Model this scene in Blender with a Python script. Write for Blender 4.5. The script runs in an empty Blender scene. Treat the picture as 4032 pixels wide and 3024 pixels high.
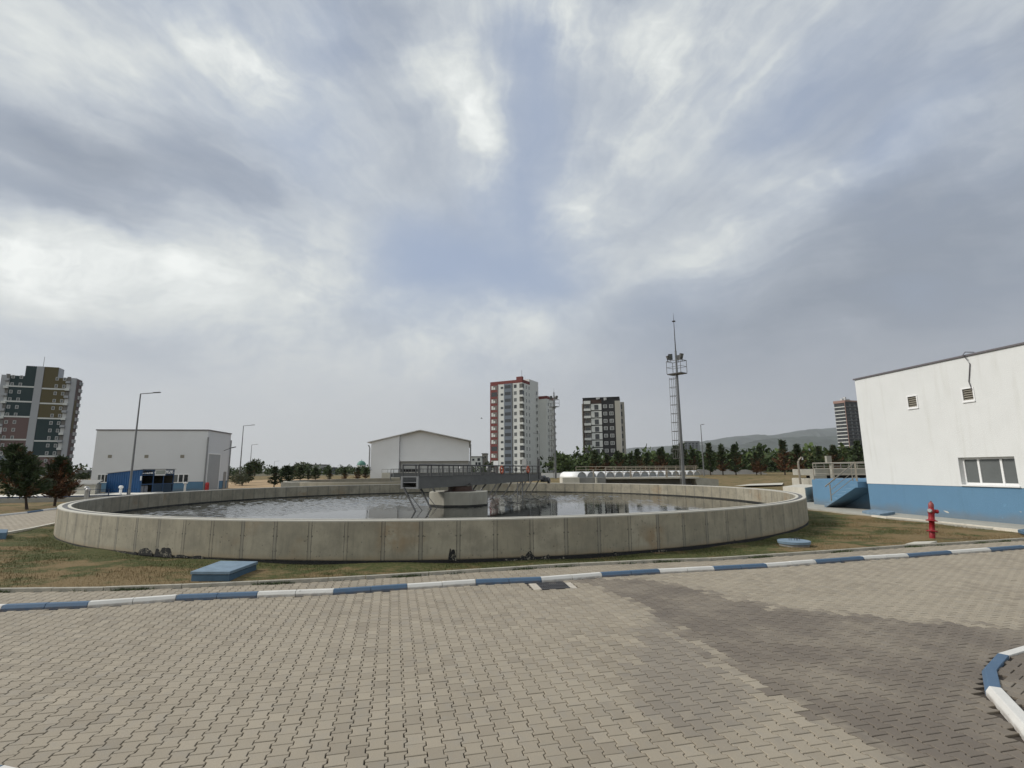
import bpy, math, random
import numpy as np
from mathutils import Matrix, Vector
random.seed(7); rng = np.random.default_rng(7)
R = math.radians
S = bpy.context.scene
COL = S.collection

# ------------------------------------------------------------------ camera
FPX, PITCH, ROLL, CZ = 2010.0, 0.1663, -0.0071, 2.3
cd = bpy.data.cameras.new('camera'); cam = bpy.data.objects.new('camera', cd); COL.objects.link(cam)
cd.sensor_width = 36.0; cd.lens = FPX / 4032 * 36.0; cd.clip_start = 0.05; cd.clip_end = 40000
cam.matrix_world = Matrix.Translation((0, 0, CZ)) @ Matrix.Rotation(R(90) + PITCH, 4, 'X') @ Matrix.Rotation(ROLL, 4, 'Z')
S.camera = cam

# ------------------------------------------------------------------ light and exposure
SUN_AZ, SUN_EL = -88.0, 38.0        # degrees from the view direction (left negative) and above the horizon
S.view_settings.view_transform = 'Standard'; S.view_settings.look = 'None'
S.view_settings.exposure = 0.12; S.view_settings.gamma = 1.0
ld = bpy.data.lights.new('sun', 'SUN'); ld.energy = 2.7; ld.angle = R(14); ld.color = (1.0, 0.95, 0.87)
sun = bpy.data.objects.new('sun', ld); COL.objects.link(sun)
sd = Vector((math.sin(R(SUN_AZ)) * math.cos(R(SUN_EL)), math.cos(R(SUN_AZ)) * math.cos(R(SUN_EL)), math.sin(R(SUN_EL))))
sun.rotation_euler = sd.to_track_quat('Z', 'Y').to_euler(); sun.location = sd * 50
S.render.engine = 'CYCLES'
S.cycles.use_denoising = True
S.cycles.max_bounces = 6; S.cycles.volume_bounces = 0; S.cycles.caustics_reflective = False; S.cycles.caustics_refractive = False

# direction helpers: a pixel of the photograph -> a view ray, a ground point, a point at a given depth
def ray(x, y):
    a = x - 2016.0; b = 1512.0 - y
    c, s = math.cos(ROLL), math.sin(ROLL); a, b = c * a - s * b, s * a + c * b
    c, s = math.cos(PITCH), math.sin(PITCH)
    return Vector((a, c * FPX - s * b, s * FPX + c * b)).normalized()
def gp(x, y, z=0.0):
    d = ray(x, y); t = (z - CZ) / d.z; return Vector((d.x * t, d.y * t, z))
def at(x, y, Y):
    d = ray(x, y); t = Y / d.y; return Vector((d.x * t, Y, CZ + d.z * t))
def onplane(x, y, P, Q):
    d = ray(x, y); n = Vector((-(Q[1] - P[1]), Q[0] - P[0])); t = (n.x * P[0] + n.y * P[1]) / (n.x * d.x + n.y * d.y)
    return Vector((d.x * t, d.y * t, CZ + d.z * t))
def hz(x, y):
    t = min(1.0, max(0.0, (y - 55.0) / 60.0)); return 0.1 + 0.9 * t * t * (3 - 2 * t)

# ------------------------------------------------------------------ world: Nishita blue with a broken layer of grey-white cloud
W = bpy.data.worlds.new('World'); S.world = W; W.use_nodes = True; W.cycles.sampling_method = 'MANUAL'; W.cycles.sample_map_resolution = 512
def build_sky():
    nt = W.node_tree; N = nt.nodes; L = nt.links; N.clear()
    out = N.new('ShaderNodeOutputWorld'); bg = N.new('ShaderNodeBackground'); L.new(bg.outputs[0], out.inputs[0])
    bg.inputs[1].default_value = 0.128
    sky = N.new('ShaderNodeTexSky'); sky.sky_type = 'NISHITA'; sky.sun_disc = False
    sky.sun_elevation = R(SUN_EL); sky.sun_rotation = R(SUN_AZ); sky.air_density = 1.0; sky.dust_density = 0.6; sky.ozone_density = 1.0
    tc = N.new('ShaderNodeTexCoord')
    def M(op, a, b=None, c=None, clamp=False):
        n = N.new('ShaderNodeMath'); n.operation = op; n.use_clamp = clamp
        for i, v in enumerate((a, b, c)):
            if v is None: continue
            if isinstance(v, (int, float)): n.inputs[i].default_value = v
            else: L.new(v, n.inputs[i])
        return n.outputs[0]
    def VM(op, a, b=None):
        n = N.new('ShaderNodeVectorMath'); n.operation = op
        for i, v in enumerate((a, b)):
            if v is None: continue
            if isinstance(v, tuple): n.inputs[i].default_value = v
            else: L.new(v, n.inputs[i])
        return n.outputs[1] if op == 'LENGTH' else n.outputs[0]
    def noise(v, scale, detail, rough=0.55, dist=0.0, out=0):
        n = N.new('ShaderNodeTexNoise'); n.inputs['Scale'].default_value = scale; n.inputs['Detail'].default_value = detail
        n.inputs['Roughness'].default_value = rough; n.inputs['Distortion'].default_value = dist; L.new(v, n.inputs['Vector']); return n.outputs[out]
    def comb(x, y, z):
        n = N.new('ShaderNodeCombineXYZ')
        for i, v in enumerate((x, y, z)):
            if isinstance(v, (int, float)): n.inputs[i].default_value = v
            else: L.new(v, n.inputs[i])
        return n.outputs[0]
    def mix(f, a, b):
        n = N.new('ShaderNodeMix'); n.data_type = 'RGBA'; n.clamp_factor = True
        if isinstance(f, (int, float)): n.inputs[0].default_value = f
        else: L.new(f, n.inputs[0])
        for i, v in ((6, a), (7, b)):
            if isinstance(v, tuple): n.inputs[i].default_value = v + (1,)
            else: L.new(v, n.inputs[i])
        return n.outputs[2]
    def ramp(v, a, b, lo=0.0, hi=1.0):
        n = N.new('ShaderNodeMapRange'); n.interpolation_type = 'SMOOTHSTEP'
        L.new(v, n.inputs[0]); n.inputs[1].default_value = a; n.inputs[2].default_value = b; n.inputs[3].default_value = lo; n.inputs[4].default_value = hi
        return n.outputs[0]
    sep = N.new('ShaderNodeSeparateXYZ'); L.new(tc.outputs['Generated'], sep.inputs[0]); X, Y, Z = sep.outputs
    # cloud layer seen on a flat ceiling: streaks that run away from the camera converge at the horizon
    zc = M('ADD', M('MAXIMUM', Z, 0.0), 0.16)
    px_, py_ = M('DIVIDE', X, zc), M('DIVIDE', Y, zc)
    P = comb(px_, py_, 0.0)
    # stereographic chart of the dome about the view azimuth, for the large cloud masses
    den = M('MAXIMUM', M('ADD', Y, 1.0), 0.05)
    T = comb(M('DIVIDE', X, den), M('DIVIDE', Z, den), 0.0)
    wn = noise(VM('MULTIPLY', T, (1.0, 1.5, 1.0)), 4.5, 5, 0.62, 0.0, 1)
    wp = noise(comb(px_, M('MULTIPLY', py_, 0.4), 3.0), 1.4, 2, 0.5, 0.0, 1)
    Wv = VM('ADD', VM('MULTIPLY', VM('SUBTRACT', wn, (0.5, 0.5, 0.5)), (0.085, 0.075, 0.0)), VM('MULTIPLY', VM('SUBTRACT', wp, (0.5, 0.5, 0.5)), (0.05, 0.05, 0.0)))
    T2 = VM('ADD', T, Wv)
    def chart(dx, dy):
        d = ray(dx * 4032 / 2212, dy * 4032 / 2212); return d.x / (1 + d.y), d.z / (1 + d.y)
    def field(blobs):
        acc = 0.0
        for (bx, by, rx, ry, ang, amp) in blobs:
            cx, cz = chart(bx, by)
            g = ray(bx * 4032 / 2212, by * 4032 / 2212); th = math.acos(max(0.05, g.y))
            kr = 0.5 / math.cos(th / 2) ** 2 * math.cos(th) ** 2; kt = math.tan(th / 2) / max(1e-3, math.tan(th))
            k = math.sqrt(kr * kt) / 1103.0
            m = N.new('ShaderNodeMapping'); m.vector_type = 'TEXTURE'
            m.inputs[1].default_value = (cx, cz, 0); m.inputs[2].default_value = (0, 0, R(ang)); m.inputs[3].default_value = (rx * k * 1.5, ry * k * 1.5, 1)
            L.new(T2, m.inputs[0])
            gr = N.new('ShaderNodeTexGradient'); gr.gradient_type = 'SPHERICAL'; L.new(m.outputs[0], gr.inputs[0])
            acc = M('MULTIPLY_ADD', gr.outputs[1], amp * 0.95, acc)
        return acc
    BLUE = [(600, 230, 330, 300, -20, .42), (1150, 230, 190, 420, 4, .4), (1800, 190, 460, 240, 20, .4), (990, 560, 270, 170, 0, .4), (1000, 570, 210, 140, 20, 1.0), (1120, 610, 140, 80, 0, .5), (905, 530, 120, 90, 0, .6), (1150, 190, 105, 280, 6, .72), (1125, 350, 90, 190, 4, .62),
            (1080, 60, 130, 120, 0, .5), (670, 150, 120, 230, -25, .55), (700, 330, 110, 120, 0, .4), (480, 20, 200, 80, 0, .35), (1230, 520, 80, 120, 20, .45), (1180, 640, 120, 90, 0, .4),
            (1480, 640, 150, 60, 15, .35), (1730, 120, 320, 160, 25, .6), (2000, 230, 220, 140, 30, .55), (1640, 300, 160, 160, 30, .45), (1900, 330, 120, 80, 30, .4), (1010, 800, 180, 40, 0, .2), (1420, 420, 60, 120, -20, .25),
            (60, 770, 120, 120, 0, .25), (290, 560, 120, 60, 0, .2)]
    LITE = [(955, 170, 130, 170, 20, .26), (1000, 270, 95, 190, 22, .26), (1055, 380, 60, 170, 18, .34), (1310, 330, 120, 360, -12, .36), (1440, 110, 180, 240, -24, .34), (1240, 470, 100, 120, 0, .26), (1180, 40, 90, 110, 20, .28),
            (1560, 490, 220, 60, 30, .28), (1740, 450, 170, 60, 33, .36), (1830, 370, 170, 70, 30, .34), (2010, 260, 160, 60, 35, .35), (2150, 300, 120, 130, 30, .3), (130, 180, 260, 120, -10, .35), (300, 130, 240, 70, -15, .3),
            (480, 90, 170, 80, -20, .45), (575, 140, 80, 60, -30, .25), (690, 20, 90, 60, 0, .3), (1230, 40, 80, 140, 0, .3), (40, 570, 160, 110, 0, .6), (200, 640, 260, 110, -15, .35),
            (330, 600, 170, 60, -20, .3), (520, 540, 240, 110, -15, .3), (630, 650, 280, 150, -10, .25), (820, 760, 300, 110, 5, .28), (1010, 700, 220, 90, 10, .22),
            (1500, 560, 250, 60, 20, .22), (1130, 770, 240, 80, 5, .2), (620, 420, 140, 120, 0, .15), (1900, 30, 260, 80, 20, .15), (2100, 60, 120, 70, 30, .3)]
    DARK = [(240, 350, 380, 190, -8, .5), (60, 300, 200, 140, 0, .25), (470, 300, 260, 110, -30, .3), (560, 420, 170, 80, 0, .15), (2080, 520, 470, 220, 10, .27), (2050, 760, 470, 220, 0, .22), (1800, 640, 340, 140, 15, .24),
            (1600, 720, 300, 100, 0, .25), (1650, 880, 500, 90, 0, .2), (880, 740, 220, 50, -5, .22), (700, 800, 260, 50, -15, .14), (120, 470, 260, 60, -8, .22), (300, 740, 220, 60, -5, .16), (1300, 800, 260, 60, 0, .14), (1010, 470, 60, 60, 0, .1)]
    puff = noise(VM('MULTIPLY', T2, (1.0, 1.35, 1.0)), 8.0, 9, 0.6, 0.0)
    up = ramp(Z, 0.04, 0.28)                                   # texture fades into the even veil near the horizon
    pc = ramp(puff, 0.30, 0.70, -0.5, 0.5)
    # cirrus fanning out from low in the view
    fx, fz = chart(1115, 700); fv = VM('SUBTRACT', T2, (fx, fz, 0.0)); fs = N.new('ShaderNodeSeparateXYZ'); L.new(fv, fs.inputs[0])
    fan = noise(comb(M('MULTIPLY', M('ARCTAN2', fs.outputs[0], fs.outputs[1]), 2.3), M('MULTIPLY', VM('LENGTH', fv), 1.1), 1.7), 2.0, 6, 0.6, 0.0)
    fan = M('MULTIPLY', M('SUBTRACT', fan, 0.5), ramp(VM('LENGTH', fv), 0.05, 0.35))
    tex = M('MULTIPLY', M('ADD', M('MULTIPLY', fan, 1.15), M('MULTIPLY', pc, 0.22)), up)
    lite = M('MULTIPLY', field(LITE), M('ADD', 0.80, M('MULTIPLY', pc, 0.6)))
    lit = M('ADD', M('SUBTRACT', M('ADD', M('MULTIPLY', lite, 0.88), tex), M('MULTIPLY', field(DARK), 0.72)), 0.40)
    lit = M('ADD', lit, M('ADD', M('MULTIPLY', ramp(X, 0.15, 0.75), -0.12), M('MULTIPLY', ramp(X, 0.3, -0.7), 0.10)))
    lit = M('ADD', lit, M('MULTIPLY', ramp(Y, 0.15, -0.5), 0.32))      # sky behind the camera brightened, added as fill for camera-facing walls
    cr = N.new('ShaderNodeValToRGB'); L.new(lit, cr.inputs[0]); e = cr.color_ramp.elements
    e[0].position = 0.0; e[0].color = (2.05, 2.32, 2.75, 1); e[1].position = 1.0; e[1].color = (6.7, 6.9, 6.75, 1)
    for p, c in ((0.25, (2.75, 3.05, 3.5)), (0.5, (3.9, 4.2, 4.5)), (0.75, (5.1, 5.35, 5.35))):
        q = e.new(p); q.color = c + (1,)
    blue = mix(0.8, sky.outputs[0], (2.7, 3.2, 4.2))
    bm = M('ADD', M('MULTIPLY', field(BLUE), 0.70), M('MULTIPLY', tex, -1.0))
    bm = M('SUBTRACT', bm, M('MULTIPLY', ramp(lit, 0.5, 0.95), 0.4))
    bm = M('MULTIPLY', ramp(bm, -0.25, 1.15), 0.9)
    veil = mix(ramp(X, -0.35, 0.8), (4.3, 4.3, 4.25), (3.0, 3.05, 3.2))
    cloud = mix(M('MULTIPLY', ramp(Z, 0.30, 0.02), 0.75), cr.outputs[0], veil)
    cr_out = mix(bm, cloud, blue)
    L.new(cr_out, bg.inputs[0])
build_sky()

# ------------------------------------------------------------------ materials
MATS = {}
def mat(name, col, rough=0.7, var=0.0, scale=3.0, bump=0.0, bscale=40.0, metal=0.0, spec=0.5, stretch=(1, 1, 1), coat=0.0, detail=6):
    """Principled surface; the base colour wanders by +-var with noise, fine bump on request."""
    if name in MATS: return MATS[name]
    m = bpy.data.materials.new(name); m.use_nodes = True; nt = m.node_tree; N, L = nt.nodes, nt.links
    b = N['Principled BSDF']; b.inputs['Base Color'].default_value = (*col, 1); b.inputs['Roughness'].default_value = rough
    b.inputs['Metallic'].default_value = metal; b.inputs['Specular IOR Level'].default_value = spec; b.inputs['Coat Weight'].default_value = coat
    if var or bump:
        g = N.new('ShaderNodeNewGeometry'); mp = N.new('ShaderNodeMapping'); mp.inputs['Scale'].default_value = stretch
        L.new(g.outputs['Position'], mp.inputs[0])
    if var:
        n = N.new('ShaderNodeTexNoise'); n.inputs['Scale'].default_value = scale; n.inputs['Detail'].default_value = detail; n.inputs['Roughness'].default_value = 0.65
        L.new(mp.outputs[0], n.inputs['Vector'])
        cr = N.new('ShaderNodeValToRGB'); L.new(n.outputs[0], cr.inputs[0]); e = cr.color_ramp.elements
        e[0].position = 0.3; e[0].color = tuple(c * (1 - var) for c in col) + (1,); e[1].position = 0.7; e[1].color = tuple(min(0.95, c * (1 + var)) for c in col) + (1,)
        L.new(cr.outputs[0], b.inputs['Base Color'])
    if bump:
        n2 = N.new('ShaderNodeTexNoise'); n2.inputs['Scale'].default_value = bscale; n2.inputs['Detail'].default_value = 3
        L.new(mp.outputs[0], n2.inputs['Vector']); bp = N.new('ShaderNodeBump'); bp.inputs['Strength'].default_value = bump; bp.inputs['Distance'].default_value = 0.02
        L.new(n2.outputs[0], bp.inputs['Height']); L.new(bp.outputs[0], b.inputs['Normal'])
    MATS[name] = m; return m
class NG:
    """short-hand for writing node trees"""
    def __init__(s, name):
        s.m = bpy.data.materials.new(name); s.m.use_nodes = True; s.N = s.m.node_tree.nodes; s.L = s.m.node_tree.links; s.b = s.N['Principled BSDF']
    def put(s, v, sock):
        if isinstance(v, (int, float, tuple)): sock.default_value = (v + (1,)) if isinstance(v, tuple) and len(v) == 3 and sock.type == 'RGBA' else v
        else: s.L.new(v, sock)
    def math(s, op, a, b=0.0, c=0.0, clamp=False):
        n = s.N.new('ShaderNodeMath'); n.operation = op; n.use_clamp = clamp
        for i, v in enumerate((a, b, c)): s.put(v, n.inputs[i])
        return n.outputs[0]
    def mix(s, f, a, b, bt='MIX'):
        n = s.N.new('ShaderNodeMix'); n.data_type = 'RGBA'; n.blend_type = bt; s.put(f, n.inputs[0]); s.put(a, n.inputs[6]); s.put(b, n.inputs[7]); return n.outputs[2]
    def noise(s, v, scale, detail=5, rough=0.6, dist=0.0):
        n = s.N.new('ShaderNodeTexNoise'); n.inputs['Scale'].default_value = scale; n.inputs['Detail'].default_value = detail; n.inputs['Roughness'].default_value = rough; n.inputs['Distortion'].default_value = dist
        if v is not None: s.L.new(v, n.inputs['Vector'])
        return n.outputs[0]
    def step(s, v, a, b, lo=0.0, hi=1.0):
        n = s.N.new('ShaderNodeMapRange'); n.interpolation_type = 'SMOOTHSTEP'; s.put(v, n.inputs[0])
        for i, q in enumerate((a, b, lo, hi)): n.inputs[i + 1].default_value = q
        return n.outputs[0]
    def pos(s, scale=(1, 1, 1)):
        g = s.N.new('ShaderNodeNewGeometry'); mp = s.N.new('ShaderNodeMapping'); mp.inputs['Scale'].default_value = scale; s.L.new(g.outputs['Position'], mp.inputs[0]); return mp.outputs[0]
    def attr(s, n):
        a = s.N.new('ShaderNodeAttribute'); a.attribute_name = n; return a
    def bump(s, h, strength, dist=0.02):
        bp = s.N.new('ShaderNodeBump'); bp.inputs['Strength'].default_value = strength; bp.inputs['Distance'].default_value = dist; s.put(h, bp.inputs['Height']); s.L.new(bp.outputs[0], s.b.inputs['Normal'])
    def sep(s, v):
        n = s.N.new('ShaderNodeSeparateXYZ'); s.L.new(v, n.inputs[0]); return n.outputs

def stucco(name, col, splash):
    g = NG(name); p = g.pos(); z = g.sep(p)[2]; n = g.noise(p, 1.1, 5); st = g.noise(g.pos((1, 1, 0.09)), 3.2, 5, 0.6, 0.2); gr = g.noise(p, 38.0, 3)
    c = g.mix(g.step(n, 0.35, 0.7, 0.0, 0.35), col, tuple(q * 0.90 for q in col)); c = g.mix(g.step(st, 0.52, 0.8, 0.0, 0.5), c, tuple(q * k for q, k in zip(col, (0.80, 0.79, 0.75)))); c = g.mix(g.step(gr, 0.55, 0.75, 0.0, 0.35), c, tuple(q * 0.82 for q in col))
    if splash:
        d = g.math('ADD', z, g.math('MULTIPLY', g.math('SUBTRACT', n, 0.5), 0.7)); c = g.mix(g.step(d, 0.62, 0.16, 0.0, 0.5), c, (0.17, 0.16, 0.14)); c = g.mix(g.step(g.noise(p, 4.5, 4, 0.7), 0.66, 0.72, 0.0, 0.5), c, tuple(min(1, q * 1.35) for q in col))
    g.L.new(c, g.b.inputs['Base Color']); g.b.inputs['Roughness'].default_value = 0.88; g.b.inputs['Specular IOR Level'].default_value = 0.3; g.bump(gr, 0.7, 0.012); return g.m
PLASTER = stucco('white_plaster', (0.69, 0.70, 0.695), False)
PLASTER2 = mat('white_render', (0.66, 0.67, 0.69), 0.8, 0.03, 0.4)
BLUEP = stucco('blue_plinth_paint', (0.115, 0.225, 0.345), True)
BLUELID = mat('blue_lid_paint', (0.165, 0.235, 0.305), 0.65, 0.18, 5.0, 0.2, 40)
BLUEBOX = mat('blue_box_paint', (0.065, 0.125, 0.19), 0.65, 0.18, 4.0, 0.2, 40)
GALV = mat('galvanised_steel', (0.27, 0.275, 0.28), 0.45, 0.12, 6.0, metal=0.6)
STEEL = mat('dull_steel', (0.135, 0.135, 0.128), 0.6, 0.15, 1.2, metal=0.1, stretch=(1, 1, 3))
DARKST = mat('dark_steel', (0.06, 0.06, 0.06), 0.5, 0.2, 5)
POLE = mat('grey_pole_paint', (0.16, 0.165, 0.17), 0.45, 0.08, 3, metal=0.3)
RAILM = mat('brushed_rail', (0.42, 0.37, 0.30), 0.35, 0.1, 8, metal=0.7)
GLASS = mat('window_glass', (0.03, 0.035, 0.04), 0.08, 0.0)
GLASS2 = mat('curtained_glass', (0.13, 0.14, 0.14), 0.12, 0.12, 0.9)
PVC = mat('white_pvc', (0.78, 0.78, 0.78), 0.35)
BLACK = mat('black', (0.012, 0.012, 0.012), 0.8)
LOUVRE = mat('louvre_slats', (0.24, 0.22, 0.18), 0.5, 0.1, 8)
CONC = mat('plain_concrete', (0.34, 0.33, 0.29), 0.85, 0.16, 1.6, 0.25, 30)
CONCW = mat('pale_concrete', (0.50, 0.48, 0.42), 0.85, 0.12, 1.5, 0.2, 30)
CONCG = mat('grey_concrete', (0.22, 0.22, 0.21), 0.85, 0.15, 1.5, 0.2, 30)
RED = mat('hydrant_red', (0.235, 0.010, 0.016), 0.5, 0.25, 9, spec=0.35)
REDP = mat('red_brown_render', (0.16, 0.035, 0.03), 0.8, 0.08, 0.5)
ALU = mat('cast_aluminium', (0.45, 0.45, 0.45), 0.4, 0.1, 20, metal=0.8)
SHEDB = mat('blue_sheet_metal', (0.008, 0.070, 0.20), 0.5, 0.1, 2)
SHEDD = mat('dark_blue_steel', (0.012, 0.035, 0.09), 0.5)
TRIM = mat('grey_roof_trim', (0.13, 0.12, 0.13), 0.5)

RAILD = mat('dark_rail_paint', (0.085, 0.085, 0.085), 0.5, 0.15, 6)
# ------------------------------------------------------------------ mesh builder
class MB:
    def __init__(s): s.v = []; s.f = []; s.mi = []; s.cur = 0
    def add(s, vs, fs):
        o = len(s.v); s.v += [tuple(v) for v in vs]; s.f += [tuple(i + o for i in f) for f in fs]; s.mi += [s.cur] * len(fs); return s
    def basis(s, o, ax, ay, az):      # box from a corner and three edge vectors
        o, ax, ay, az = map(Vector, (o, ax, ay, az)); c = [o, o + ax, o + ax + ay, o + ay]; c += [p + az for p in c]
        if ax.cross(ay).dot(az) < 0: return s.add(c, [(0, 1, 2, 3), (7, 6, 5, 4), (4, 5, 1, 0), (5, 6, 2, 1), (6, 7, 3, 2), (7, 4, 0, 3)])
        return s.add(c, [(3, 2, 1, 0), (4, 5, 6, 7), (0, 1, 5, 4), (1, 2, 6, 5), (2, 3, 7, 6), (3, 0, 4, 7)])
    def box(s, x0, x1, y0, y1, z0, z1): return s.basis((x0, y0, z0), (x1 - x0, 0, 0), (0, y1 - y0, 0), (0, 0, z1 - z0))
    def bar(s, a, b, w, h=None, up=(0, 0, 1)):   # square bar from a to b
        a, b = Vector(a), Vector(b); h = h or w; d = b - a; u = Vector(up)
        if abs(d.normalized().dot(u)) > 0.99: u = Vector((0, 1, 0))
        sx = d.cross(u).normalized() * w; sy = sx.cross(d).normalized() * h
        return s.basis(a - sx / 2 - sy / 2, d, sx, sy)
    def tube(s, pts, r, n=8, cap=True):
        pts = [Vector(p) for p in pts]; rs = r if isinstance(r, (list, tuple)) else [r] * len(pts); vs = []; fs = []
        for i, p in enumerate(pts):
            d = (pts[min(i + 1, len(pts) - 1)] - pts[max(i - 1, 0)]).normalized(); u = Vector((0, 0, 1)) if abs(d.z) < 0.95 else Vector((0, 1, 0))
            a = d.cross(u).normalized(); b = d.cross(a)
            vs += [p + (a * math.cos(2 * math.pi * k / n) + b * math.sin(2 * math.pi * k / n)) * rs[i] for k in range(n)]
        for i in range(len(pts) - 1):
            for k in range(n): fs.append((i * n + k, i * n + (k + 1) % n, (i + 1) * n + (k + 1) % n, (i + 1) * n + k))
        if cap: fs += [tuple(range(n))[::-1], tuple(range((len(pts) - 1) * n, len(pts) * n))]
        return s.add(vs, fs)
    def lathe(s, prof, c=(0, 0, 0), n=20, a0=0.0, a1=2 * math.pi):
        full = abs(a1 - a0 - 2 * math.pi) < 1e-6; m = n if full else n + 1; vs = []; fs = []; c = Vector(c)
        for r, z in prof: vs += [c + Vector((r * math.cos(a0 + (a1 - a0) * k / n), r * math.sin(a0 + (a1 - a0) * k / n), z)) for k in range(m)]
        for i in range(len(prof) - 1):
            for k in range(n): fs.append((i * m + k, i * m + (k + 1) % m, (i + 1) * m + (k + 1) % m, (i + 1) * m + k))
        return s.add(vs, fs)
    def prism(s, poly, z0, z1):
        n = len(poly); vs = [(p[0], p[1], z0 if len(p) < 3 else p[2] + z0) for p in poly] + [(p[0], p[1], z1 if len(p) < 3 else p[2] + z1) for p in poly]
        return s.add(vs, [tuple(range(n))[::-1], tuple(range(n, 2 * n))] + [(i, (i + 1) % n, (i + 1) % n + n, i + n) for i in range(n)])
    def build(s, name, m, parent=None, world=True, smooth=False, bevel=0.0):
        me = bpy.data.meshes.new(name); vs = s.v
        if parent is not None and world:
            inv = root_matrix(parent).inverted(); vs = [tuple(inv @ Vector(v)) for v in vs]
        me.from_pydata(vs, [], s.f)
        for q in (m if isinstance(m, (list, tuple)) else [m]): me.materials.append(q)
        if isinstance(m, (list, tuple)): me.polygons.foreach_set('material_index', s.mi)
        if smooth: me.polygons.foreach_set('use_smooth', [True] * len(s.f))
        me.update(); o = bpy.data.objects.new(name, me); COL.objects.link(o)
        if parent is not None: o.parent = parent
        if bevel:
            b = o.modifiers.new('bevel', 'BEVEL'); b.width = bevel; b.segments = 2; b.limit_method = 'ANGLE'
        return o
def root_matrix(o):
    while o.parent is not None: o = o.parent
    return Matrix.Translation(o.location) @ o.rotation_euler.to_matrix().to_4x4()
def tag(o, label, cat, group=None):
    o['label'] = label; o['category'] = cat
    if group: o['group'] = group
    return o
def struct(o): o['kind'] = 'structure'; return o
def thing(name, label, cat, loc=(0, 0, 0), rz=0.0, group=None):
    o = bpy.data.objects.new(name, None); o.empty_display_size = 0.2; COL.objects.link(o); o.location = loc; o.rotation_euler = (0, 0, rz)
    return tag(o, label, cat, group)
def copy_tree(o, parent=None):
    c = o.copy(); COL.objects.link(c)
    if parent is not None: c.parent = parent
    for ch in [q for q in bpy.data.objects if q.parent is o]: copy_tree(ch, c)
    return c
def dup(o, loc, rz, label, scale=1.0):
    c = copy_tree(o); c.location = loc; c.rotation_euler = (0, 0, rz); c['label'] = label
    if scale != 1.0: c.scale = (scale,) * 3
    return c
class Face:
    """a vertical wall plane: s metres along it from P, z up, d metres out towards the viewer's side"""
    def __init__(s, P, Q):
        s.P = Vector((P[0], P[1], 0)); u = Vector((Q[0] - P[0], Q[1] - P[1], 0)); s.len = u.length; s.u = u.normalized(); s.n = Vector((s.u.y, -s.u.x, 0))
    def pt(s, a, z, d=0.0): return s.P + s.u * a + s.n * d + Vector((0, 0, z))
    def box(s, mb, a0, a1, z0, z1, d0, d1): return mb.basis(s.pt(a0, z0, d0), s.u * (a1 - a0), s.n * (d1 - d0), Vector((0, 0, z1 - z0)))
    def sz(s, x, y):
        p = onplane(x, y, s.P, s.P + s.u); return (Vector((p.x, p.y, 0)) - s.P).dot(s.u), p.z
def npmesh(name, verts, faces_list, m, attrs=None, smooth=False):
    """mesh from numpy arrays; faces_list = list of (k-sided index arrays)"""
    me = bpy.data.meshes.new(name); nv = len(verts); loops = np.concatenate([f.ravel() for f in faces_list]); tot = np.concatenate([np.full(len(f), f.shape[1]) for f in faces_list])
    me.vertices.add(nv); me.vertices.foreach_set('co', np.ascontiguousarray(verts, dtype=np.float32).ravel())
    me.loops.add(len(loops)); me.loops.foreach_set('vertex_index', loops.astype(np.int32))
    me.polygons.add(len(tot)); me.polygons.foreach_set('loop_start', np.concatenate([[0], np.cumsum(tot)[:-1]]).astype(np.int32))
    me.update(calc_edges=True)
    me.polygons.foreach_set('use_smooth', np.full(len(tot), bool(smooth)))
    for k, a in (attrs or {}).items():
        at_ = me.attributes.new(k, 'FLOAT', 'POINT'); at_.data.foreach_set('value', np.ascontiguousarray(a, dtype=np.float32))
    me.materials.append(m); me.validate(); o = bpy.data.objects.new(name, me); COL.objects.link(o); return o

# ------------------------------------------------------------------ ground, road, kerbs, lawn
def poly_mask(px, py, poly):
    inside = np.zeros(px.shape, bool); n = len(poly)
    for i in range(n):
        x1, y1 = poly[i][:2]; x2, y2 = poly[(i + 1) % n][:2]
        if y1 == y2: continue
        c = ((y1 > py) != (y2 > py)) & (px < (x2 - x1) * (py - y1) / (y2 - y1) + x1); inside ^= c
    return inside
def paver_material():
    g = NG('paver_concrete'); p = g.pos()
    tone = g.attr('tone').outputs['Fac']; wet = g.attr('wet').outputs['Fac']
    big = g.noise(p, 0.5, 4); mid = g.noise(p, 5.0, 5); fine = g.noise(p, 90.0, 3)
    base = g.mix(tone, (0.245, 0.210, 0.160), (0.35, 0.303, 0.232))
    base = g.mix(g.step(mid, 0.45, 0.75, 0.0, 0.45), base, (0.25, 0.235, 0.21))
    base = g.mix(g.step(big, 0.4, 0.7, 0.0, 0.45), base, (0.36, 0.315, 0.245))
    base = g.mix(g.step(fine, 0.3, 0.7, 0.0, 0.22), base, (0.17, 0.15, 0.125))
    w = g.step(g.math('ADD', wet, g.math('MULTIPLY', g.math('SUBTRACT', g.noise(p, 2.2, 5), 0.5), 0.55)), 0.38, 0.62)
    w = g.math('MULTIPLY', w, g.step(g.noise(p, 0.9, 4), 0.3, 0.62, 0.5, 1.0))
    damp = g.step(g.math('ADD', g.attr('damp').outputs['Fac'], g.math('MULTIPLY', g.math('SUBTRACT', mid, 0.5), 0.5)), 0.3, 0.8)
    base = g.mix(g.math('MULTIPLY', damp, 0.55), base, (0.165, 0.145, 0.125)); base = g.mix(w, base, g.mix(0.72, base, (0.092, 0.074, 0.062)))
    g.L.new(base, g.b.inputs['Base Color']); g.put(g.math('SUBTRACT', 0.88, g.math('MULTIPLY', w, 0.10)), g.b.inputs['Roughness']); g.bump(fine, 0.35, 0.004)
    return g.m
PAVER = paver_material()
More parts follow.
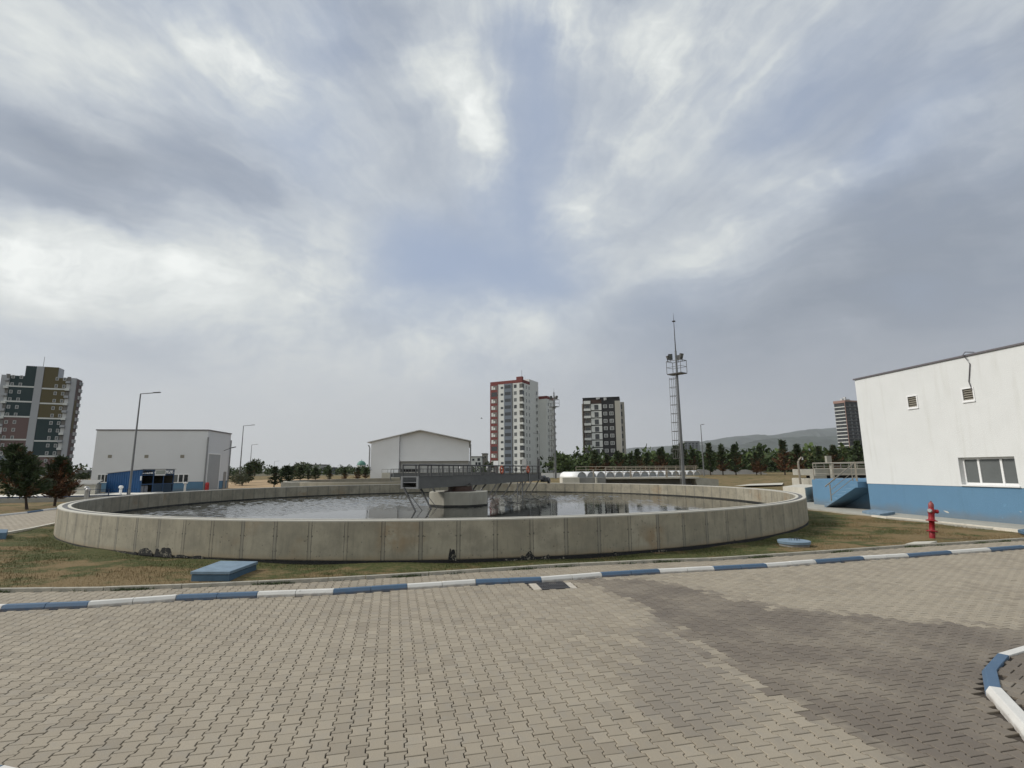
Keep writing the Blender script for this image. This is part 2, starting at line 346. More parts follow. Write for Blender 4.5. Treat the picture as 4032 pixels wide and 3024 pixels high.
WETU = [(1.2, 11.35), (2.2, 11.5), (3.14, 11.0), (3.73, 10.16), (4.37, 9.15), (5.14, 8.65), (6.01, 8.25), (7.38, 7.9), (9, 7.75), (16, 7.6)]
WETP = WETU + [(16, 2), (3.35, 2), (3.15, 3.6), (3.02, 4.4), (2.83, 5.1), (2.65, 5.93), (2.53, 7.02), (2.26, 8.96), (1.7, 10.6)]
DAMPP = [tuple(gp(x, y).xy) for x, y in ((2495, 2540), (2470, 2640), (2500, 2760), (2580, 2880), (2900, 2900), (2980, 2760), (2760, 2560), (2640, 2470), (2690, 2385), (2590, 2405))]
def seg_dist(px, py, poly):
    d = np.full(px.shape, 1e9); n = len(poly)
    for i in range(n):
        (x1, y1), (x2, y2) = poly[i][:2], poly[(i + 1) % n][:2]; vx, vy = x2 - x1, y2 - y1
        t = np.clip(((px - x1) * vx + (py - y1) * vy) / (vx * vx + vy * vy + 1e-9), 0, 1); d = np.minimum(d, np.hypot(px - x1 - t * vx, py - y1 - t * vy))
    return d
def pavers(name, poly, z, ang, origin, holes=(), Wp=0.158, Pp=0.180, tone0=0.5):
    """interlocking I-shaped concrete pavers, every block with its own bevelled top, level and tone"""
    ca, sa = math.cos(ang), math.sin(ang)
    P = np.array([q[:2] for q in poly]) - origin; u = P[:, 0] * ca + P[:, 1] * sa; v = -P[:, 0] * sa + P[:, 1] * ca
    I, J = np.meshgrid(np.arange(int(u.min() / Wp) - 1, int(u.max() / Wp) + 2), np.arange(int(v.min() / Pp) - 1, int(v.max() / Pp) + 2), indexing='ij')
    I, J = I.ravel(), J.ravel(); cu = (I + 0.5) * Wp; cv = (J + 0.5 + 0.5 * (I % 2)) * Pp
    cx = origin[0] + cu * ca - cv * sa; cy = origin[1] + cu * sa + cv * ca
    k = poly_mask(cx, cy, poly)
    for h in holes: k &= ~poly_mask(cx, cy, h)
    cu, cv, cx, cy = cu[k], cv[k], cx[k], cy[k]; n = len(cu)
    def ring(gap, inset):
        a, t = 0.0125, 0.009; w = Wp / 2 + a - gap - inset; q = Wp / 2 - a - gap - inset; e = Pp / 2 - gap - inset
        r = [(w, -e), (w, -Pp / 4 - t), (q, -Pp / 4 + t), (q, Pp / 4 - t), (w, Pp / 4 + t), (w, e)]
        return np.array(r + [(-x, y) for x, y in r[::-1]])
    r1, r0 = ring(0.0046, 0.0035), ring(0.0046, 0.0)
    yaw = rng.normal(0, 0.008, n); dz = rng.normal(0, 0.0009, n); tx, ty = rng.normal(0, 0.0035, n), rng.normal(0, 0.0035, n)
    ou, ov = rng.normal(0, 0.0010, n), rng.normal(0, 0.0010, n)
    V = np.zeros((n, 36, 3)); jit = rng.random(n)
    for li, (rr, zz) in enumerate(((r1, 0.0), (r0, -0.004), (r0, -0.04))):
        lu = rr[None, :, 0] * np.cos(yaw)[:, None] - rr[None, :, 1] * np.sin(yaw)[:, None]; lv = rr[None, :, 0] * np.sin(yaw)[:, None] + rr[None, :, 1] * np.cos(yaw)[:, None]
        gu, gv = cu[:, None] + ou[:, None] + lu, cv[:, None] + ov[:, None] + lv
        V[:, li * 12:(li + 1) * 12, 0] = origin[0] + gu * ca - gv * sa; V[:, li * 12:(li + 1) * 12, 1] = origin[1] + gu * sa + gv * ca
        V[:, li * 12:(li + 1) * 12, 2] = z + zz + (dz[:, None] + lu * tx[:, None] + lv * ty[:, None] if li < 2 else 0)
    base = (np.arange(n) * 36)[:, None]
    top = np.arange(12)[None, :] + base; quads = []
    for li in range(2):
        for q in range(12): quads.append(np.array([[li * 12 + q, (li + 1) * 12 + q, (li + 1) * 12 + (q + 1) % 12, li * 12 + (q + 1) % 12]]) + base)
    tone = np.clip(tone0 + rng.normal(0, 0.2, n) - 0.55 * (rng.random(n) < 0.06), 0, 1)
    dd = seg_dist(cx, cy, WETP); ins = poly_mask(cx, cy, WETP); d2 = seg_dist(cx, cy, DAMPP); i2 = poly_mask(cx, cy, DAMPP); damp = np.clip(.5 + np.where(i2, d2, -d2) * 1.3 + rng.normal(0, .14, n), 0, 1); wet = np.clip(0.5 + np.where(ins, dd, -dd) * 1.1 + rng.normal(0, 0.11, n), 0, 1)
    o = npmesh(name, V.reshape(-1, 3), [top, np.concatenate(quads)], PAVER, {'tone': np.repeat(tone, 36), 'wet': np.repeat(wet, 36), 'damp': np.repeat(damp, 36)})
    return struct(o)
KPX = [(0, 2407), (342, 2393), (690, 2366), (1010, 2353), (1311, 2342), (1604, 2321), (1874, 2303), (2134, 2293), (2372, 2273), (2600, 2259), (2815, 2248), (3023, 2236), (3217, 2221), (3405, 2206), (3581, 2196), (3751, 2183), (3905, 2172)]
K = [tuple(gp(x, y, 0.0).xy) for x, y in KPX]
K = [(-14.2, 8.5), (-12.8, 8.65), (-11.4, 8.8), (-10.05, 8.97)] + K + [(14.45, 14.95), (15.8, 15.35), (17.2, 15.78), (18.5, 16.2), (20, 16.7), (21.4, 17.2)]
EPX = [(0, 2318), (408, 2312.6), (715, 2302), (1014, 2289), (1292, 2276), (1440, 2267.7), (1689, 2253), (2080, 2228.6), (2280, 2217.6), (2595, 2203), (2800, 2197), (3089, 2178.5), (3440, 2155), (3564, 2146), (3811, 2132.7), (4032, 2119)]
ED = [tuple(gp(x, y, 0.13).xy) for x, y in EPX]; ED = [(-20, 9.9), (-14, 10.0)] + ED + [(17.5, 16.7), (20, 17.4), (23, 18.3)]
def ed_y(x): return float(np.interp(x, [p[0] for p in ED], [p[1] for p in ED]))
def blocks(mb, poly, per, sec, side, cols=None, gap=0.004, z=0.0):
    """kerb stones along a polyline; sec = (inward offset, height) outline from the front foot round to the back foot"""
    for i in range(len(poly) - 1):
        A, B = Vector(poly[i] + (z,)), Vector(poly[i + 1] + (z,)); d = (B - A); L = d.length; d.normalize(); nn = Vector((-d.y, d.x, 0)) * side
        if cols: mb.cur = cols[i % len(cols)]
        k = per if per < 20 else 1
        k = max(1, round(L / per)) if per < 1.5 else per
        for j in range(k):
            a, b = A + d * (L * j / k + gap), A + d * (L * (j + 1) / k - gap); w = random.uniform(-0.004, 0.004)
            vs = [q + nn * (s_ + w) + Vector((0, 0, h + w * 0.5)) for q in (a, b) for s_, h in sec]; m = len(sec)
            fs = [tuple(range(m)), tuple(range(2 * m - 1, m - 1, -1))] + [(r + m, r, (r + 1) % m, (r + 1) % m + m)[::-1] for r in range(m)]
            if side < 0: fs = [f[::-1] for f in fs]
            mb.add(vs, fs)
def kerb_mat(name, col, chip):
    g = NG(name); p = g.pos(); n = g.noise(p, 7.0, 6, 0.7); n2 = g.noise(p, 2.5, 4)
    c = g.mix(g.step(n2, 0.35, 0.75, 0.0, 0.35), col, tuple(q * 0.72 for q in col)); c = g.mix(g.step(n, 0.63, 0.70, 0.0, chip), c, (0.30, 0.29, 0.27))
    z = g.sep(g.pos())[2]; dirt = g.math('MULTIPLY', g.step(z, 0.06, 0.0), g.step(n, 0.3, 0.6)); c = g.mix(g.math('MULTIPLY', dirt, 0.6), c, (0.20, 0.155, 0.12))
    g.L.new(c, g.b.inputs['Base Color']); g.b.inputs['Roughness'].default_value = 0.7; g.bump(n, 0.4, 0.01); return g.m
KW, KB = kerb_mat('kerb_white_paint', (0.62, 0.61, 0.58), 0.7), kerb_mat('kerb_blue_paint', (0.068, 0.125, 0.205), 0.35)
SEC = [(0.0, -0.02), (0.0, 0.035), (0.035, 0.088), (0.13, 0.088), (0.13, -0.02)]
mb = MB(); blocks(mb, K, 2, SEC, 1, [0, 1, 0, 0] if False else [(0 if (i % 2) else 1) for i in range(len(K))][::1], z=0.0)
# colour runs: the stretch 0..342 px is blue, then white, blue, ... and the reverse to the left
mb = MB(); blocks(mb, K, 2, SEC, 1, [1 if (i - 4) % 2 == 0 else 0 for i in range(len(K))]); struct(mb.build('kerb', [KW, KB], bevel=0.006))
EDGE = mat('edging_concrete', (0.36, 0.34, 0.29), 0.85, 0.22, 6.0, 0.4, 40)
mb = MB(); blocks(mb, ED, 1.0, [(0.0, 0.0), (0.0, 0.125), (0.008, 0.133), (0.062, 0.133), (0.07, 0.125), (0.07, 0.0)], 1, gap=0.006); struct(mb.build('edging', EDGE))
ISL = [(8.8, 7.95), (7.6, 7.45), (6.42, 6.90), (5.80, 6.62), (5.24, 6.18), (4.82, 5.68), (4.38, 4.86), (3.95, 4.1), (3.6, 3.3), (3.4, 2.4)]
mb = MB(); blocks(mb, ISL, 1, SEC, 1, [1, 1, 0, 1, 1, 0, 0, 1, 1]); struct(mb.build('kerb', [KW, KB], bevel=0.006))
ISL2 = [(-6.5, 4.0), (-5.2, 4.32), (-4.55, 4.42), (-3.93, 4.39), (-3.35, 4.22), (-2.9, 3.9), (-2.6, 3.4), (-2.5, 2.4)]
mb = MB(); blocks(mb, ISL2, 1, SEC, -1, [1, 0, 1, 0, 0, 1, 1]); struct(mb.build('kerb', [KW, KB], bevel=0.006))
ISLP = [(p[0] + 0.12, p[1] - 0.06) for p in ISL] + [(8.8, 2.4)]; ISL2P = [(p[0] - 0.06, p[1] - 0.13) for p in ISL2] + [(-6.5, 2.4)]
road_poly = [(-14, 1.2)] + [(p[0], p[1] - 0.0) for p in K] + [(21.4, 1.2)]
ANG, ORG = R(13.0), np.array([-1.27, 4.88])
DR = [gp(2112, 2297).xy, gp(2217, 2291).xy, gp(2244, 2315).xy, gp(2137, 2321).xy]      # drain corners
dc = (DR[0] + DR[1] + DR[2] + DR[3]) / 4; DRB = [tuple(dc + (p - dc) * 1.0 + Vector((-0.16 if i in (0, 3) else 0.15, 0))) for i, p in enumerate(DR)]
pavers('road', road_poly, 0.0, ANG, ORG, holes=[[tuple(p) for p in ISL] + [(8.8, 1)], [tuple(p) for p in ISL2] + [(-6.5, 1)], DRB])
side_poly = [(p[0] - 0.03, p[1] + 0.135) for p in K] + [(p[0], p[1]) for p in ED[::-1] if p[0] > -14]
pavers('pavement', side_poly, 0.068, ANG, ORG, tone0=0.42)
pavers('pavement', ISLP, 0.07, R(35), np.array([5.0, 5.0]), Pp=0.2, tone0=0.4)
pavers('pavement', ISL2P, 0.07, ANG, ORG, tone0=0.4)
BED = mat('joint_sand', (0.062, 0.050, 0.040), 0.95, 0.3, 20)
mb = MB(); mb.add([(-30, -6, -0.022), (40, -6, -0.022), (40, 25, -0.022), (-30, 20, -0.022)], [(0, 1, 2, 3)]); struct(mb.build('road_bed', BED))
mb = MB()
for i in range(len(K) - 1):
    a, b = K[i], K[i + 1]; mb.add([(a[0], a[1] + 0.1, 0.046), (b[0], b[1] + 0.1, 0.046), (b[0], ed_y(b[0]) + 0.05, 0.046), (a[0], ed_y(a[0]) + 0.05, 0.046)], [(0, 1, 2, 3)])
mb.prism([(p[0], p[1]) for p in ISLP], 0.0, 0.048); mb.prism([(p[0], p[1]) for p in ISL2P], 0.0, 0.048)
struct(mb.build('pavement_bed', BED))
# left road beyond the lawn
RN = [(-12, 6), (-17.2, 14.2), (-18.36, 18.9), (-18.84, 20.5), (-19.7, 22.6), (-22.5, 29), (-26, 37), (-33, 50)]
RF = [(-20, 8), (-24.6, 18), (-25.6, 24), (-25.9, 26.5), (-26.2, 28.3), (-27.3, 31.4), (-30.5, 38), (-38, 52)]
lr = [(-12.5, 6)] + RN[1:7] + RF[::-1][1:]
pavers('road', lr, 0.165, R(-72), np.array([-18.0, 18.0]), Wp=0.2, Pp=0.22, tone0=0.75)
mb = MB(); blocks(mb, RN, 1.0, [(0, 0), (0, 0.20), (0.12, 0.20), (0.12, 0)], -1); struct(mb.build('kerb', mat('kerb_pale', (0.58, 0.56, 0.5), 0.8, 0.12, 5)))
mb = MB(); RFs = []
for i in range(len(RF) - 1):
    L_ = math.dist(RF[i], RF[i + 1]); k = max(1, round(L_ / 1.4)); RFs += [tuple(Vector(RF[i]).lerp(Vector(RF[i + 1]), j / k)) for j in range(k)]
blocks(mb, RFs, 2, SEC, 1, [0, 1], z=0.16); struct(mb.build('kerb', [KW, KB]))
LBX = (-14.5, 13.5)
def lawn_z(x, y):
    t = min(1, max(0, (-5.0 - x) / 9.0)); return hz(x, y) + 0.06 * t * (1 if y < 40 else 0) - (0.045 if y < 40 else 0.015)
def lawn_material():
    g = NG('lawn_grass'); p = g.pos(); s = g.sep(p)
    a = g.noise(g.pos((1, 1.6, 1)), 0.55, 5, 0.65, 0.6); b = g.noise(p, 2.6, 4); f = g.noise(p, 30.0, 3)
    dx, dy = g.math('SUBTRACT', s[0], -3.177), g.math('SUBTRACT', s[1], 30.93)
    r = g.math('SQRT', g.math('ADD', g.math('MULTIPLY', dx, dx), g.math('MULTIPLY', dy, dy)))
    moist = g.step(r, 20.2, 18.0, 0.0, 0.15)                    # watered strip along the tank wall stays green
    k = g.math('ADD', g.math('ADD', a, moist), g.math('MULTIPLY', g.math('SUBTRACT', b, 0.5), 0.35))
    c = g.mix(g.step(k, 0.47, 0.62), (0.215, 0.155, 0.078), (0.066, 0.082, 0.026))
    c = g.mix(g.step(f, 0.35, 0.7, 0.0, 0.55), c, g.mix(0.6, c, (0.10, 0.075, 0.04))); c = g.mix(g.step(g.noise(p, 9.0, 3), 0.45, 0.7, 0.0, 0.35), c, (0.25, 0.19, 0.105))
    g.L.new(c, g.b.inputs['Base Color']); g.b.inputs['Roughness'].default_value = 0.95; g.b.inputs['Specular IOR Level'].default_value = 0.2; g.bump(f, 0.9, 0.05); return g.m
LAWN = lawn_material()
xs = np.concatenate([np.linspace(-90, -22, 24), np.arange(-20, 20.1, 0.5), np.linspace(22, 130, 30)]); nt_ = 90
V = []; 
for x in xs:
    y0 = ed_y(float(np.clip(x, -20, 23))) + 0.06
    for k in range(nt_): 
        t = k / (nt_ - 1); y = y0 + (150 - y0) * t ** 2.6; V.append((x, y, lawn_z(x, y) + (0.02 * math.sin(x * 1.7 + y) + 0.015 * math.sin(x * 0.9 - y * 2.1)) * min(1, (y - y0))))
V = np.array(V); nx = len(xs); ii, jj = np.meshgrid(np.arange(nx - 1), np.arange(nt_ - 1), indexing='ij'); q0 = (ii * nt_ + jj).ravel()
struct(npmesh('lawn', V, [np.stack([q0, q0 + nt_, q0 + nt_ + 1, q0 + 1], 1)], LAWN, smooth=True))
SCRUB = mat('scrub_ground', (0.085, 0.075, 0.04), 1.0, 0.45, 0.06)
mb = MB(); mb.lathe([(0.1, -0.12), (60, -0.12), (140, -0.1), (149, 0.95), (400, 0.95), (1500, 0.9), (9000, 0.5)], n=64); struct(mb.build('ground', SCRUB))
SOIL = mat('bare_soil', (0.34, 0.235, 0.13), 1.0, 0.35, 0.4, 0.6, 4)
mb = MB(); pts = [gp(900, 1917, 0.1).xy, gp(1010, 1913, 0.1).xy, gp(1180, 1906, 0.1).xy]
sp = [(-35.5, 61), (-29, 62), (-24, 66), (-27, 80), (-33, 96), (-42, 100), (-48, 90), (-44, 70)]
struct(mb.prism([(x, y, lawn_z(x, y)) for x, y in sp], 0.0, 0.05).build('bare_ground', SOIL))
# grass blades over the near lawn
def grass(name, n, region, hmin, hmax):
    x = rng.uniform(region[0], region[1], n); y = rng.uniform(region[2], region[3], n) 
    ey = np.interp(x, [p[0] for p in ED], [p[1] for p in ED]) + 0.09; k = (y > ey) & (np.hypot(x + 3.177, y - 30.93) > 18.02) & ~poly_mask(x, y, [(p[0] - 0.2, p[1]) for p in RN] + [(-60, 50), (-60, 6)])
    bx = [tuple(p) for p in BOXQ]; k &= ~poly_mask(x, y, bx) & (np.hypot(x - 8.55, y - 16.2) > 0.45) & ~poly_mask(x, y, APRON)
    x, y = x[k], y[k]; n = len(x); z = np.array([lawn_z(a, b) for a, b in zip(x, y)]); a = rng.uniform(0, 2 * np.pi, n); h = rng.uniform(hmin, hmax, n); w = rng.uniform(0.003, 0.007, n); le = rng.uniform(-0.6, 0.6, (n, 2)) * h[:, None]
    V = np.zeros((n, 3, 3)); V[:, 0] = np.stack([x - np.cos(a) * w, y - np.sin(a) * w, z - 0.01], 1); V[:, 1] = np.stack([x + np.cos(a) * w, y + np.sin(a) * w, z - 0.01], 1); V[:, 2] = np.stack([x + le[:, 0], y + le[:, 1], z + h], 1)
    o = npmesh(name, V.reshape(-1, 3), [np.arange(n * 3).reshape(-1, 3)], LAWN); o['kind'] = 'stuff'; return o
BOXQ = [gp(748, 2284, 0.1).xy, gp(905, 2284, 0.1).xy, gp(1013, 2241, 0.1).xy, gp(870, 2236, 0.1).xy]
APRON = [tuple(gp(3490, 2036, 0.13).xy), tuple(gp(3700, 2056, 0.13).xy), tuple(gp(4032, 2091, 0.13).xy), (18.5, 14), (24, 14), (24, 36), (15.6, 34), (16.0, 30)]
grass('grass', 210000, (-19.5, 17.5, 9.9, 24), 0.015, 0.05)
def weeds(n):
    x = rng.uniform(-11, 15, n * 3); keep = np.sin(x * 2.3) + np.sin(x * 5.1 + 1) * .8 + rng.normal(0, .5, n * 3) > .95; x = x[keep]; m = len(x)
    y = np.interp(x, [p[0] for p in ED], [p[1] for p in ED]) - np.abs(rng.normal(0, .035, m)); h = rng.uniform(.02, .07, m); a = rng.uniform(0, 6.28, m); V = np.zeros((m, 3, 3)); V[:, 0] = np.stack([x - np.cos(a) * .006, y - np.sin(a) * .006, np.full(m, .065)], 1); V[:, 1] = np.stack([x + np.cos(a) * .006, y + np.sin(a) * .006, np.full(m, .065)], 1); V[:, 2] = np.stack([x + rng.normal(0, .03, m), y + rng.normal(0, .03, m), .07 + h], 1)
    o = npmesh('weeds', V.reshape(-1, 3), [np.arange(m * 3).reshape(-1, 3)], mat('weed_green', (.06, .085, .03), .9, .3, 20)); o['kind'] = 'stuff'
weeds(4500)

# ------------------------------------------------------------------ the round settling tank
TC = Vector((-3.177, 30.93, 0)); TR = 17.92; RIM = 1.09; WATER = 0.27; PAN = 2.951
def wall_material():
    g = NG('formwork_concrete'); p = g.pos(); s = g.sep(p)
    dx, dy = g.math('SUBTRACT', s[0], TC.x), g.math('SUBTRACT', s[1], TC.y)
    ang = g.math('MULTIPLY', g.math('ARCTAN2', dy, dx), 180 / math.pi)
    pu = g.math('DIVIDE', g.math('ADD', ang, 104.82 + 0.0 + 400 * PAN), PAN); fr = g.math('SUBTRACT', g.math('FRACT', g.math('ADD', pu, 0.5)), 0.5); idn = g.math('FLOOR', g.math('ADD', pu, 0.5)); pid = g.math('FLOOR', pu)
    af = g.math('ABSOLUTE', fr)
    wn = g.N.new('ShaderNodeTexWhiteNoise'); wn.noise_dimensions = '1D'; g.L.new(pid, wn.inputs['W']); rnd = wn.outputs[0]
    wn2 = g.N.new('ShaderNodeTexWhiteNoise'); wn2.noise_dimensions = '1D'; g.L.new(g.math('ADD', idn, 77.3), wn2.inputs['W']); rnd2 = wn2.outputs[0]
    uv = g.N.new('ShaderNodeCombineXYZ'); g.L.new(g.math('MULTIPLY', pu, 0.923), uv.inputs[0]); g.L.new(s[2], uv.inputs[1]); U = uv.outputs[0]
    st = g.N.new('ShaderNodeMapping'); st.inputs['Scale'].default_value = (1, 0.12, 1); g.L.new(U, st.inputs[0])
    streak = g.noise(st.outputs[0], 9.0, 5, 0.6, 0.3); cloud = g.noise(U, 1.7, 6, 0.65); rust = g.noise(U, 0.55, 3, 0.5); fine = g.noise(U, 60, 3)
    c = g.mix(rnd, (0.30, 0.272, 0.205), (0.385, 0.352, 0.275))
    c = g.mix(g.step(cloud, 0.35, 0.68, 0.0, 0.7), c, (0.205, 0.19, 0.15)); c = g.mix(g.step(streak, 0.5, 0.78, 0.0, 0.55), c, (0.16, 0.148, 0.118)); c = g.mix(g.step(streak, 0.45, 0.28, 0.0, 0.3), c, (0.38, 0.355, 0.29))
    c = g.mix(g.math('MULTIPLY', g.step(rust, 0.56, 0.7), g.step(cloud, 0.35, 0.6, 0.0, 0.45)), c, (0.31, 0.19, 0.085))
    c = g.mix(g.step(g.math('ADD', s[2], g.math('MULTIPLY', cloud, 0.25)), 0.42, 0.24, 0.0, 0.5), c, (0.27, 0.195, 0.115))         # rust-brown splash at the foot
    strip = g.step(af, 0.050, 0.043); c = g.mix(g.math('MULTIPLY', strip, g.math('MULTIPLY', rnd2, 0.55)), c, (0.18, 0.175, 0.155))
    line = g.step(g.math('ABSOLUTE', g.math('SUBTRACT', af, 0.045)), 0.013, 0.006); lw = g.math('MULTIPLY', line, g.step(g.noise(U, 3.0, 3), 0.3, 0.6, 0.45, 0.9))
    c = g.mix(lw, c, (0.085, 0.078, 0.065))
    # cone-hole marks either side of the joint and blow holes
    def dot(z0, sx):
        a = g.math('MULTIPLY', g.math('SUBTRACT', g.math('ABSOLUTE', fr), 0.058), 0.923); b = g.math('SUBTRACT', s[2], z0); return g.step(g.math('SQRT', g.math('ADD', g.math('MULTIPLY', a, a), g.math('MULTIPLY', b, b))), sx, sx * 0.6)
    c = g.mix(g.math('MULTIPLY', g.math('MAXIMUM', dot(0.70, 0.026), g.math('MULTIPLY', dot(0.34, 0.022), 0.6)), 0.75), c, (0.07, 0.065, 0.055))
    vo = g.N.new('ShaderNodeTexVoronoi'); vo.inputs['Scale'].default_value = 10.0; g.L.new(U, vo.inputs['Vector']); hole = g.math('MULTIPLY', g.step(vo.outputs['Distance'], 0.20, 0.10), g.step(g.noise(U, 2.2, 2), 0.46, 0.60))
    c = g.mix(g.math('MULTIPLY', hole, 0.75), c, (0.08, 0.075, 0.06)); c = g.mix(g.step(fine, 0.35, 0.75, 0.0, 0.2), c, (0.15, 0.14, 0.115))
    # clean cast edge just under the rim
    c = g.mix(g.step(s[2], RIM - 0.05, RIM - 0.025, 0.0, 0.85), c, (0.47, 0.455, 0.41))
    g.L.new(c, g.b.inputs['Base Color']); g.b.inputs['Roughness'].default_value = 0.88
    h = g.math('SUBTRACT', g.math('ADD', g.math('MULTIPLY', cloud, 0.25), g.math('MULTIPLY', fine, 0.2)), g.math('ADD', g.math('MULTIPLY', line, 0.8), g.math('MULTIPLY', hole, 0.6))); g.bump(h, 0.6, 0.012); return g.m
WALLC = wall_material()
RIMC = mat('rim_concrete', (0.50, 0.48, 0.42), 0.85, 0.14, 2.5, 0.2, 30)
RUBBER = mat('wheel_track', (0.10, 0.10, 0.10), 0.7, 0.2, 3)
tank = thing('settling_tank', 'huge round raw concrete settling tank with formwork joints, water and a bridge, filling the foreground', 'tank', TC)
mb = MB(); mb.lathe([(TR - 0.02, -0.3), (TR - 0.02, 0.151), (TR, 0.152), (TR, RIM - 0.012), (TR - 0.012, RIM)], TC, 360); mb.build('outer_wall', WALLC, tank)
mb = MB(); mb.lathe([(17.53, RIM), (17.52, RIM - 0.012), (17.52, -0.4)], TC, 360); mb.build('inner_wall', WALLC, tank)
mb = MB(); mb.lathe([(TR - 0.012, RIM), (17.785, RIM), (17.785, RIM - 0.025), (17.63, RIM - 0.025), (17.63, RIM), (17.53, RIM)], TC, 360); mb.build('rim', RIMC, tank)
mb = MB(); mb.lathe([(17.775, RIM - 0.022), (17.77, RIM - 0.005), (17.645, RIM - 0.005), (17.64, RIM - 0.022)], TC, 360); mb.build('wheel_track', RUBBER, tank)
mb = MB(); prof = []; n = 720; vs = []
TAR = mat('black_bitumen', (0.010, 0.010, 0.011), 0.75, 0.5, 12, 0.8, 30)
mb.lathe([(TR - 0.012, -0.25), (TR - 0.012, 0.13)], TC, 360); mb.build('bitumen_skirt', TAR, tank)
def wall_hit(x, y):
    d = ray(x, y); e = Vector((-TC.x, -TC.y)); a = d.x ** 2 + d.y ** 2; b = 2 * (d.x * e.x + d.y * e.y); c = e.length_squared - TR * TR
    t = (-b - math.sqrt(max(0, b * b - 4 * a * c))) / (2 * a); return math.atan2(d.y * t - TC.y, d.x * t - TC.x), CZ + d.z * t
def tar_remnant():
    g = NG('bitumen_remnant'); p = g.pos(); n = g.noise(p, 26.0, 5, 0.7); n2 = g.noise(p, 5.0, 3)
    c = g.mix(g.step(g.math('ADD', n, g.math('MULTIPLY', g.math('SUBTRACT', n2, .5), .6)), .56, .62), (.011, .011, .012), (.235, .215, .17)); g.L.new(c, g.b.inputs['Base Color']); g.b.inputs['Roughness'].default_value = .85; g.bump(n, .6, .01); return g.m
TARP = tar_remnant()
def tar_patch(x0, x1, y0, y1, seed, rough=0.45):
    """one ragged scrap of torn bitumen sheet on the wall face"""
    r_ = random.Random(seed); a0, z1 = wall_hit(x0, y0); a1, z0 = wall_hit(x1, y1); mb = MB(); n = max(5, int((a1 - a0) * TR / 0.07)); pt = lambda a, z, r: (TC.x + r * math.cos(a), TC.y + r * math.sin(a), z)
    up = []; lo = []; h = r_.uniform(.5, 1)
    for i in range(n + 1):
        t = i / n; h = min(1, max(.15, h + r_.uniform(-rough, rough))); e = min(1, 4 * min(t, 1 - t) + .25); up.append((a0 + (a1 - a0) * t, z0 + (z1 - z0) * h * e)); lo.append((a0 + (a1 - a0) * t, z0 - .03))
    f = TR + 0.006; m = n + 1
    vs = [pt(a, z, f) for a, z in lo] + [pt(a, z, f) for a, z in up] + [pt(a, z, TR - .012) for a, z in lo] + [pt(a, z, TR - .012) for a, z in up]
    fs = [(i, i + 1, m + i + 1, m + i) for i in range(n)] + [(m + i, m + i + 1, 3 * m + i + 1, 3 * m + i) for i in range(n)] + [(0, m, 3 * m, 2 * m), (n, 2 * m + n, 3 * m + n, m + n)]
    mb.add(vs, fs); mb.build('bitumen_patch', TARP, tank)
for i_, p_ in enumerate(((402, 445, 2160, 2176), (455, 497, 2150, 2178), (505, 540, 2166, 2181), (548, 600, 2155, 2183), (612, 628, 2160, 2186), (630, 676, 2154, 2190), (690, 740, 2183, 2192), (752, 800, 2186, 2198), (1766, 1796, 2152, 2204), (1985, 2040, 2186, 2203), (2045, 2110, 2168, 2204), (2120, 2170, 2178, 2202), (2180, 2235, 2186, 2198), (2866, 2900, 2120, 2146), (2410, 2470, 2172, 2182), (2560, 2640, 2155, 2166))): tar_patch(*p_, 30 + i_, .2 if p_[0] in (1766, 630) else .45)
SCUM = mat('scum_line', (0.02, 0.02, 0.018), 0.6, 0.4, 3)
mb = MB(); mb.lathe([(17.515, 0.0), (17.515, 0.345), (17.50, 0.345), (17.50, 0.0)], TC, 300); mb.build('scum_line', SCUM, tank)
mb = MB(); ph = wall_hit(1741, 1960)[0] - 0.39; pr = 1.80
mb.lathe([(pr, -0.3), (pr, 1.04), (pr - 0.03, 1.07), (0.0, 1.07)], TC, 8, math.radians(-112 - 45), math.radians(-112 - 45) + 2 * math.pi); mb.build('centre_pier', mat('pier_concrete', (.35, .335, .285), .88, .22, 1.4, .3, 30, stretch=(1, 1, .35)), tank)
mb = MB(); mb.lathe([(pr + 0.012, 0.0), (pr + 0.012, 0.36), (pr - 0.02, 0.36)], TC, 8, math.radians(-157), math.radians(-157) + 2 * math.pi); mb.build('scum_line', SCUM, tank)
def water_material():
    g = NG('dark_water'); g.b.inputs['Base Color'].default_value = (0.016, 0.018, 0.016, 1); g.b.inputs['Roughness'].default_value = 0.035; g.b.inputs['Specular IOR Level'].default_value = 0.5; g.b.inputs['IOR'].default_value = 1.33
    return g.m
